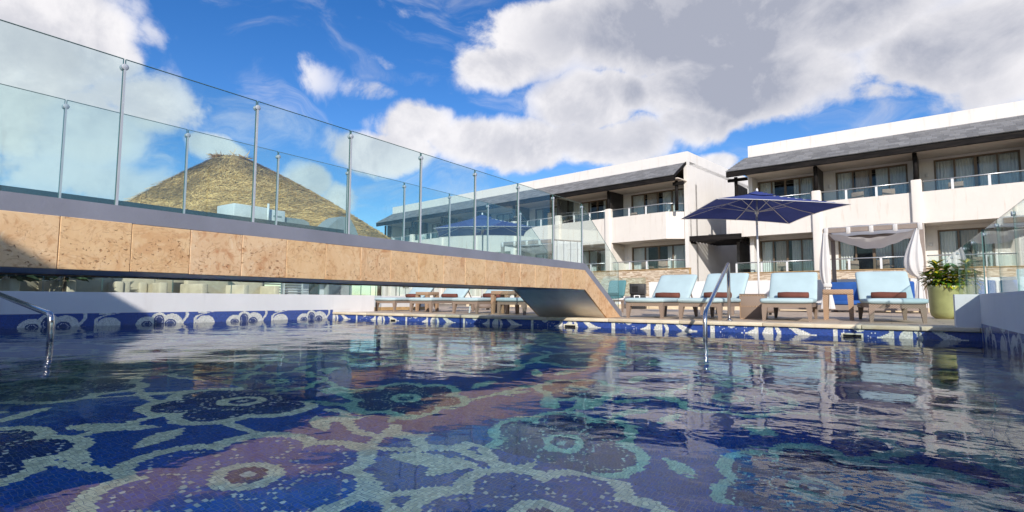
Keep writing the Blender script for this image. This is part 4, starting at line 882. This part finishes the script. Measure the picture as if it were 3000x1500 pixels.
# ------------------------------------------------------------------ umbrellas
def umbrella(label, x, y, half, z_ap, z_edge, z_corner, rz, tilt=(0, 0), base=True):
    t = thing('parasol', label, 'parasol', (x, y, .146), R(rz), 'blue square parasols'); h = z_ap-.146; pv_ = Vector((0, 0, h*.8))
    rot = Matrix.Translation(pv_) @ Matrix.Rotation(R(tilt[0]), 4, 'X') @ Matrix.Rotation(R(tilt[1]), 4, 'Y') @ Matrix.Translation(-pv_)
    def z_at(u, v):
        m = max(abs(u), abs(v)); cr = min(abs(u), abs(v))/m if m > 1e-6 else 0
        edge = (z_edge-.146)+(z_corner-z_edge)*cr**2.2
        zz = h-(h-edge)*m-.05*math.sin(m*math.pi)*(1-cr**2)
        return zz
    n = 24
    def fn(a, b):
        u, v = a*2-1, b*2-1; k = 1-.035*(1-min(1, (min(abs(u), abs(v))/max(abs(u), abs(v), 1e-6)))**2)*max(abs(u), abs(v))
        return rot @ Vector((u*half*k, v*half*k, z_at(u, v)))
    c = MB().grid(fn, n, n).build('canopy', M['canvas_blue'], t)
    def cap(a, b): u, v = (a*2-1)*.23, (b*2-1)*.23; return rot @ Vector((u*half, v*half, z_at(u, v)+.055-.03*max(abs(u), abs(v))/.23))
    MB().grid(cap, 8, 8).build('vent_flap', M['canvas_blue'], c)
    hem = []
    for k in range(4*n+1):
        s = (k % (4*n))/n; q, fr_ = int(s), s-int(s); e = fr_*2-1; u, v = [(e, -1), (1, e), (-e, 1), (-1, -e)][q]; hem.append(fn((u+1)/2, (v+1)/2)-Vector((0, 0, .004)))
    MB().tube(hem, .007, 5, False).build('hem', M['canvas_white'], c)
    hub_z = h-.42
    for (u, v) in ((1, 1), (-1, 1), (1, -1), (-1, -1), (1, 0), (-1, 0), (0, 1), (0, -1)):
        pts = [rot @ Vector((u*half*s, v*half*s, z_at(u*s, v*s)-.018)) for s in (.03, .25, .5, .75, .97)]
        rb = MB().tube(pts, .009, 6).build('rib', M['alu_white'], t)
        MB().tube([rot @ Vector((u*.03, v*.03, hub_z)), rot @ Vector((u*half*.5, v*half*.5, z_at(u*.5, v*.5)-.02))], .008, 6).build('strut', M['alu_white'], rb)
    MB().tube([(0, 0, .05), (0, 0, hub_z-.3)], .021, 12).build('pole', M['alu_white'], t)
    MB().tube([(0, 0, hub_z-.3), (0, 0, hub_z-.12)], .024, 12).build('pole_sleeve', M['alu_grey'], t); MB().tube([(0, 0, hub_z-.12), rot @ Vector((0, 0, h))], .019, 12).build('pole', M['alu_grey'], t)
    MB().tube([rot @ Vector((0, 0, hub_z-.05)), rot @ Vector((0, 0, hub_z+.05))], .04, 12).build('hub', M['alu_white'], t)
    MB().lathe([(0, 0), (.022, 0), (.028, .03), (.018, .07), (0, .085)], 12).build('finial', M['alu_white'], t).location = rot @ Vector((0, 0, h+.03))
    if base:
        b = MB().lathe([(0, .05), (.31, .05), (.33, .09), (.33, .17), (.29, .19), (.05, .2), (.04, .2), (.04, .42), (0, .42)], 24).build('base', M['base_brown'], t)
        for a in range(4): MB().tube([(.25*math.cos(a*1.57+.6), .25*math.sin(a*1.57+.6)-.015, .028), (.25*math.cos(a*1.57+.6), .25*math.sin(a*1.57+.6)+.015, .028)], .028, 10).build('wheel', M['black_plastic'], b)
umbrella('open navy blue parasol above the loungers on the right', -2.38, 13.12, 1.313, 2.85, 2.45, 2.42, 32.4, (-.5, 2.5))
umbrella('blue parasol seen through the glass of the bridge', -10.09, 13.17, 1.403, 2.97, 2.52, 2.48, 39.5, (1.4, -1.6))

# ------------------------------------------------------------------ cabanas
def gathered(x, y, z0, z1, ztie, bulge, off, rb=.17, seed=1):
    """a curtain gathered round its tie: folds run down it"""
    def rad(z):
        if z > ztie: t_ = (z-ztie)/(z1-ztie); return .055+bulge*math.sin(min(1, t_*1.02)**.62*math.pi)**1.0*(1-.35*t_)
        t_ = (ztie-z)/(ztie-z0); return .05+rb*t_**.8
    def cx(z):
        if z > ztie: t_ = (z-ztie)/(z1-ztie); return off*math.sin(t_**.6*math.pi)
        return off*.15*(ztie-z)/(ztie-z0)
    n, m = 60, 40
    def fn(a, b):
        z = z0+(z1-z0)*b; th = a*2*math.pi; r = rad(z)*(1+.16*math.sin(7*th+seed+z*1.2)+.07*math.sin(13*th+2*z)); return (x+cx(z)+r*math.cos(th), y+.75*r*math.sin(th), z)
    return MB().grid(fn, n, m)
def cabana(label, x0, x1, y0, y1, zt, cur, clabels, sag=.36, beam=.115):
    t = thing('cabana', label, 'cabana', ((x0+x1)/2, (y0+y1)/2, .146)); inv = Matrix.Translation((-(x0+x1)/2, -(y0+y1)/2, -.146))
    def cb(mb, nm, mt, par=t):
        o = mb.build(nm, M[mt], par)
        if par is t: o.matrix_parent_inverse = inv
        return o
    w = .055
    for x in (x0, x1):
        for y in (y0, y1): cb(MB().box(x-w, x+w, y-w, y+w, .146, zt-beam), 'post', 'base_taupe')
    for y in (y0, y1): cb(MB().box(x0-w, x1+w, y-w+.002, y+w-.002, zt-beam, zt), 'beam', 'base_taupe')
    for x in (x0, x1): cb(MB().box(x-w+.002, x+w-.002, y0+w, y1-w, zt-beam, zt-.003), 'beam', 'base_taupe')
    def top(a, b): u = math.sin(a*math.pi)**.8; v = math.sin(b*math.pi)**.6; return (x0-.05+(x1-x0+.1)*a, y0-.06+(y1-y0+.12)*b, zt+.006+.085*u*(.35+.65*v)+.008*math.sin(a*22))
    cb(MB().grid(top, 30, 16), 'canopy', 'canvas_white')
    def inner(a, b): return (x0+.06+(x1-x0-.12)*a, y0+.08+(y1-y0-.16)*b, zt-beam-.01-sag*math.sin(a*math.pi)**1.2*(.45+.55*math.sin(b*math.pi))-.012*math.sin(a*30+b*4))
    cb(MB().grid(inner, 36, 14), 'canopy_liner', 'sheer_white')
    k = 4
    for i in range(k+1):
        x = x0+.02+(x1-x0-.04)*i/k; cb(MB().rbox(x-.05, x+.05, y0-w-.014, y0-w+.02, zt-beam-.05, zt+.015, .006, 1), 'canopy_tab', 'canvas_white')
    for (cx, side, lb) in cur:
        pass
    return t, cb
simple('base_taupe', (.27, .22, .19), .55, .1)
cab, cb = cabana('white draped cabana with taupe frame behind the right loungers', -1.37, .70, 16.95, 19.3, 2.39, [], [])
cb(gathered(.64, 16.93, .30, 2.27, 1.05, .14, -.12, .09, 1), 'curtain', 'canvas_white'); cb(MB().rbox(.58, .80, 16.86, 17.03, 1.0, 1.10, .02, 2), 'curtain_tie', 'canvas_white')
cb(gathered(-1.37, 16.90, .25, 2.27, .86, .07, -.03, .10, 2), 'curtain', 'canvas_white'); cb(MB().rbox(-1.46, -1.27, 16.82, 17.02, .82, .92, .02, 2), 'curtain_tie', 'canvas_white')
db = thing('daybed', 'low brown daybed with navy cushions inside the cabana', 'daybed', (-.45, 18.3, .146))
MB().box(-2.35, 1.2, -.45, .85, .06, .20).build('platform', M['base_taupe'], db)
for x in (-2.3, -1.3, -.4, .5, 1.15): MB().box(x-.05, x+.05, -.44, -.34, 0, .06).build('foot', M['base_taupe'], db)
for k, x in enumerate((-.98, .04)): MB().rbox(x, x+.98, -.46, .5, .205, .33, .04, 3).build('seat_cushion', M['cushion_navy'], db); MB().rbox(x+.01, x+.97, .28, .46, .30, .86, .05, 3).build('back_cushion', M['cushion_navy'], db)
tw = link('rolled_towel', towm, None, M['towel_brown'], (-.03, 18.05, .56)); tag(tw, 'brown rolled towel on the navy daybed', 'towel', 'rolled brown towels')
ot = thing('ottoman', 'low brown wicker ottoman left of the cabana', 'ottoman', (-2.95, 17.2, .146)); MB().rbox(-.22, .22, -.22, .22, .0, .36, .02, 2).build('body', M['wicker_taupe'], ot); MB().rbox(-.23, .23, -.23, .23, .36, .42, .02, 2).build('seat_pad', M['aqua_vinyl'], ot)
cab2, cb2 = cabana('second cabana seen through the bridge glass with a white side curtain', -12.7, -10.35, 17.9, 19.4, 2.72, [], [], .3)
def drape(a, b): return (-10.30+1.05*a, 17.8+.10*math.sin(a*26)*(1-.3*b)+.25*a, .75+1.92*b-.10*a*b)
cb2(MB().grid(drape, 60, 12), 'side_curtain', 'canvas_white'); cb2(MB().tube([(-10.35, 17.86, 2.70), (-9.25, 18.12, 2.60)], .025, 8), 'curtain_rod', 'base_taupe')

# ------------------------------------------------------------------ planter, plant, loudspeaker, handrails
pl = thing('planter', 'round olive green glazed planter beside the right wall', 'planter', (.82, 12.6, .146))
MB().lathe([(0, 0), (.165, 0), (.18, .012), (.222, .06), (.236, .12), (.245, .3), (.253, .50), (.264, .585), (.258, .592), (.23, .588), (.222, .54), (.0, .54)], 40).build('pot', M['planter_glaze'], pl); MB().lathe([(0, .548), (.221, .545)], 20).build('soil', M['soil'], pl)
pt = thing('croton_plant', 'yellow and green leafed shrub growing in the olive planter', 'plant', (.82, 12.6, .69))
def leaf_mesh(l, w, curl):
    n = 6; vs_ = []; fs = []
    for i in range(n+1):
        t_ = i/n; hw = w*math.sin(min(1, t_*1.04)*math.pi)**.75*(1-.25*t_)+.001; z = -curl*t_*t_*l; vs_ += [(-hw, t_*l, z+hw*.35), (0, t_*l, z), (hw, t_*l, z+hw*.35)]
    for i in range(n): fs += [(i*3, i*3+1, i*3+4, i*3+3), (i*3+1, i*3+2, i*3+5, i*3+4)]
    return MB().add(vs_, fs, True).mesh('leaf')
lms = [leaf_mesh(.15, .030, .3), leaf_mesh(.17, .034, .5), leaf_mesh(.13, .030, .7), leaf_mesh(.19, .032, .2)]
for l in lms: l.materials.append(M['croton_leaf'])
r3 = random.Random(21); st = MB()
for (bx, by, hx, hy, hz, nl) in ((-.06, 0, -.10, .0, .40, 44), (.02, .03, .02, .05, .30, 34), (.09, -.02, .20, -.04, .26, 40), (-.10, .05, -.22, .08, .22, 34), (.06, -.08, .12, -.15, .18, 34), (-.02, -.08, -.10, -.17, .20, 34)):
    st.tube([(bx, by, -.02), ((bx+hx)/2, (by+hy)/2, hz*.55), (hx, hy, hz)], [.011, .009, .006], 6)
    for k in range(nl):
        f_ = .35+.65*k/nl; p = Vector((bx+(hx-bx)*f_, by+(hy-by)*f_, hz*f_)); a = k*2.4+r3.uniform(-.3, .3); el = -.15+1.15*(f_-.35)/.65*r3.uniform(.55, 1.1)
        o = link('leaf', r3.choice(lms), pt); d = Vector((math.cos(a)*math.cos(el), math.sin(a)*math.cos(el), math.sin(el)))
        o.rotation_euler = d.to_track_quat('Y', 'Z').to_euler(); o.location = p; s = r3.uniform(.85, 1.3); o.scale = (s, s, s)
st.build('stem', M['stem_brown'], pt); pt.scale = (1.18, 1.18, 1.12)
sp = thing('loudspeaker', 'black loudspeaker box standing on the back of the deck', 'loudspeaker', (-7.5, 19.0, .146), R(12))
MB().rbox(-.27, .27, -.18, .25, .0, .33, .02, 2).build('lower_cabinet', M['black_plastic'], sp); MB().rbox(-.27, .27, -.18, .25, .52, .90, .02, 2).build('upper_cabinet', M['black_plastic'], sp); MB().rbox(-.25, .25, -.12, .22, .33, .52, .02, 2).build('middle_cabinet', M['black_plastic'], sp)
hn = MB(); hn.box(-.20, .05, -.20, -.182, .57, .59); hn.box(-.20, .05, -.20, -.182, .80, .82); hn.box(-.20, -.18, -.20, -.182, .59, .80); hn.box(.03, .05, -.20, -.182, .59, .80); hn.build('horn_frame', M['black_plastic'], sp)
MB().box(-.18, .03, -.185, -.178, .59, .80).build('horn_mouth', M['cone_black'], sp); MB().box(-.12, .10, -.135, -.118, .37, .49).build('connector_plate', M['alu_white'], sp); MB().box(-.08, .06, -.14, -.134, .40, .46).build('socket', M['cone_black'], sp)
hr = thing('handrail', 'steel pool handrail rising from the water to the deck', 'handrail', (-2.05, 8.95, .146)); inv = Matrix.Translation((2.05, -8.95, -.146))
def arc(p, q, r_, d=.12, n=6):
    p, q, r_ = Vector(p), Vector(q), Vector(r_); a = q+(p-q).normalized()*d; c = q+(r_-q).normalized()*d
    return [((1-t)**2)*a+2*t*(1-t)*q+t*t*c for t in [i/n for i in range(n+1)]]
A, Bq, Cq, D = (-2.06, 8.95, .15), (-2.05, 8.93, 1.03), (-1.77, 6.52, .30), (-1.745, 6.42, -.75)
path = [A]+arc(A, Bq, Cq, .07)+arc(Bq, Cq, D, .12)+[D]
o = MB().tube(path, .025, 14).build('rail_tube', M['steel'], hr); o.matrix_parent_inverse = inv; o = MB().lathe([(.0, .147), (.05, .147), (.05, .156), (.026, .166), (.0, .166)], 18, (A[0], A[1])).build('flange', M['steel'], hr); o.matrix_parent_inverse = inv
hr2 = thing('handrail', 'steel handrail dipping into the water at the left edge', 'handrail', (-7.24, 2.07, 0)); inv2 = Matrix.Translation((7.24, -2.07, 0))
A, Bq, Cq = (-7.24, 2.07, -.6), (-7.25, 2.07, .275), (-10.75, 2.02, .70)
o = MB().tube([A]+arc(A, Bq, Cq, .09)+[Cq], .030, 14).build('rail_tube', M['steel'], hr2); o.matrix_parent_inverse = inv2

# ------------------------------------------------------------------ terrace chairs behind the lower railings
def terrace_chair(label, P0, ud, u, v, z, rz):
    ang = math.atan2(ud[1], ud[0]); x = P0[0]+ud[0]*u-ud[1]*v; y = P0[1]+ud[1]*u+ud[0]*v
    t = thing('terrace_chair', label, 'chair', (x, y, z), ang+R(rz), 'taupe chairs on the hotel terraces')
    MB().rbox(-.26, .26, -.25, .25, .36, .44, .02, 2).build('seat', M['wicker_taupe'], t); MB().rbox(-.26, .26, .2, .27, .44, .92, .02, 2).build('backrest', M['wicker_taupe'], t)
    for sx in (-1, 1):
        for sy in (-1, 1): MB().box(sx*.22-.02, sx*.22+.02, sy*.2-.02, sy*.2+.02, 0, .36).build('leg', M['wicker_taupe'], t)
        MB().box(sx*.26-.02, sx*.26+.02, -.24, .2, .6, .64).build('arm', M['wicker_taupe'], t)
LP, LU, RP, RU = (-9.096, 29.703), (.98835, -.15222), (-6.072, 30.531), (.99564, -.09331)
for l, P_, U_, u, v, z, rz in (('taupe chair on the end terrace of the left hotel block', LP, LU, -2.6, .75, 1.75, 160), ('second taupe chair on the end terrace of the left hotel block', LP, LU, -1.6, .8, 1.75, 200), ('taupe chair on the terrace behind the umbrella pole', RP, RU, 1.6, .7, 1.45, 180), ('taupe chair on the terrace behind the cabana', RP, RU, 4.6, .7, 1.45, 190), ('second taupe chair on the terrace behind the cabana', RP, RU, 5.9, .8, 1.45, 165), ('taupe chair on the upper balcony left of the second pier', RP, RU, 5.0, .8, 4.71, 170), ('second taupe chair on the upper balcony left of the second pier', RP, RU, 6.1, .8, 4.71, 200), ('taupe chair on the upper balcony at the right edge', RP, RU, 8.6, .8, 4.71, 180), ('taupe chair on the upper end balcony of the left hotel block', LP, LU, -3.4, .8, 4.71, 180)):
    terrace_chair(l, P_, U_, u, v, z, rz)
# small plant on the far balconies of the left hotel block
def on_block(P_, U_, u, v): return (P_[0]+U_[0]*u-U_[1]*v, P_[1]+U_[1]*u+U_[0]*v)
x, y = on_block(LP, LU, -23.55, .5); bx = thing('condenser_unit', 'small white condenser box on a far balcony seen through the bridge glass', 'air conditioner', (x, y, 4.71), math.atan2(LU[1], LU[0]))
MB().rbox(-.4, .4, -.17, .17, .66, 1.22, .02, 2).build('casing', M['ac_white'], bx); MB().tube([(-.05, -.171, .94), (-.05, -.19, .94)], .2, 20).build('fan_grille', M['vent_grey'], bx)
for sx in (-.32, .32): MB().box(sx-.03, sx+.03, -.14, .14, 0, .66).build('stand', M['alu_grey'], bx)
x, y = on_block(LP, LU, -20.95, .4); ds = thing('satellite_dish', 'white satellite dish beside the left corner of the far parasol', 'satellite dish', (x, y, 4.71), math.atan2(LU[1], LU[0])+R(-35))
o = MB().lathe([(0, 0), (.15, .012), (.28, .045), (.38, .09), (.385, .085), (.28, .035), (.15, .0), (0, -.012)], 28).build('dish', M['ac_white'], ds); o.location = (0, -.08, 1.02); o.rotation_euler = (R(72), 0, 0)
MB().tube([(0, 0, 0), (0, 0, .95)], .03, 10).build('mast', M['alu_grey'], ds); MB().tube([(0, -.1, .72), (0, -.42, .98)], .012, 6).build('feed_arm', M['alu_grey'], ds)
# ------------------------------------------------------------------ unseen blocks added behind the viewer to shade bridge, left wall and near pool
nb = thing('shade_block', 'unseen white block added behind the viewer to shade the near end of the pool', 'building', (-3, -6, 0)); nbi = Matrix.Translation((3, 6, 0))
for mb, nm, mt in ((MB().box(-13, -3.0, -9, -4, .1, 5.47), 'tall_block', 'white_wall'), (MB().box(-2.999, .0, -9, -4, .1, 3.87), 'low_block', 'white_wall')): o = mb.build(nm, M[mt], nb); o.matrix_parent_inverse = nbi
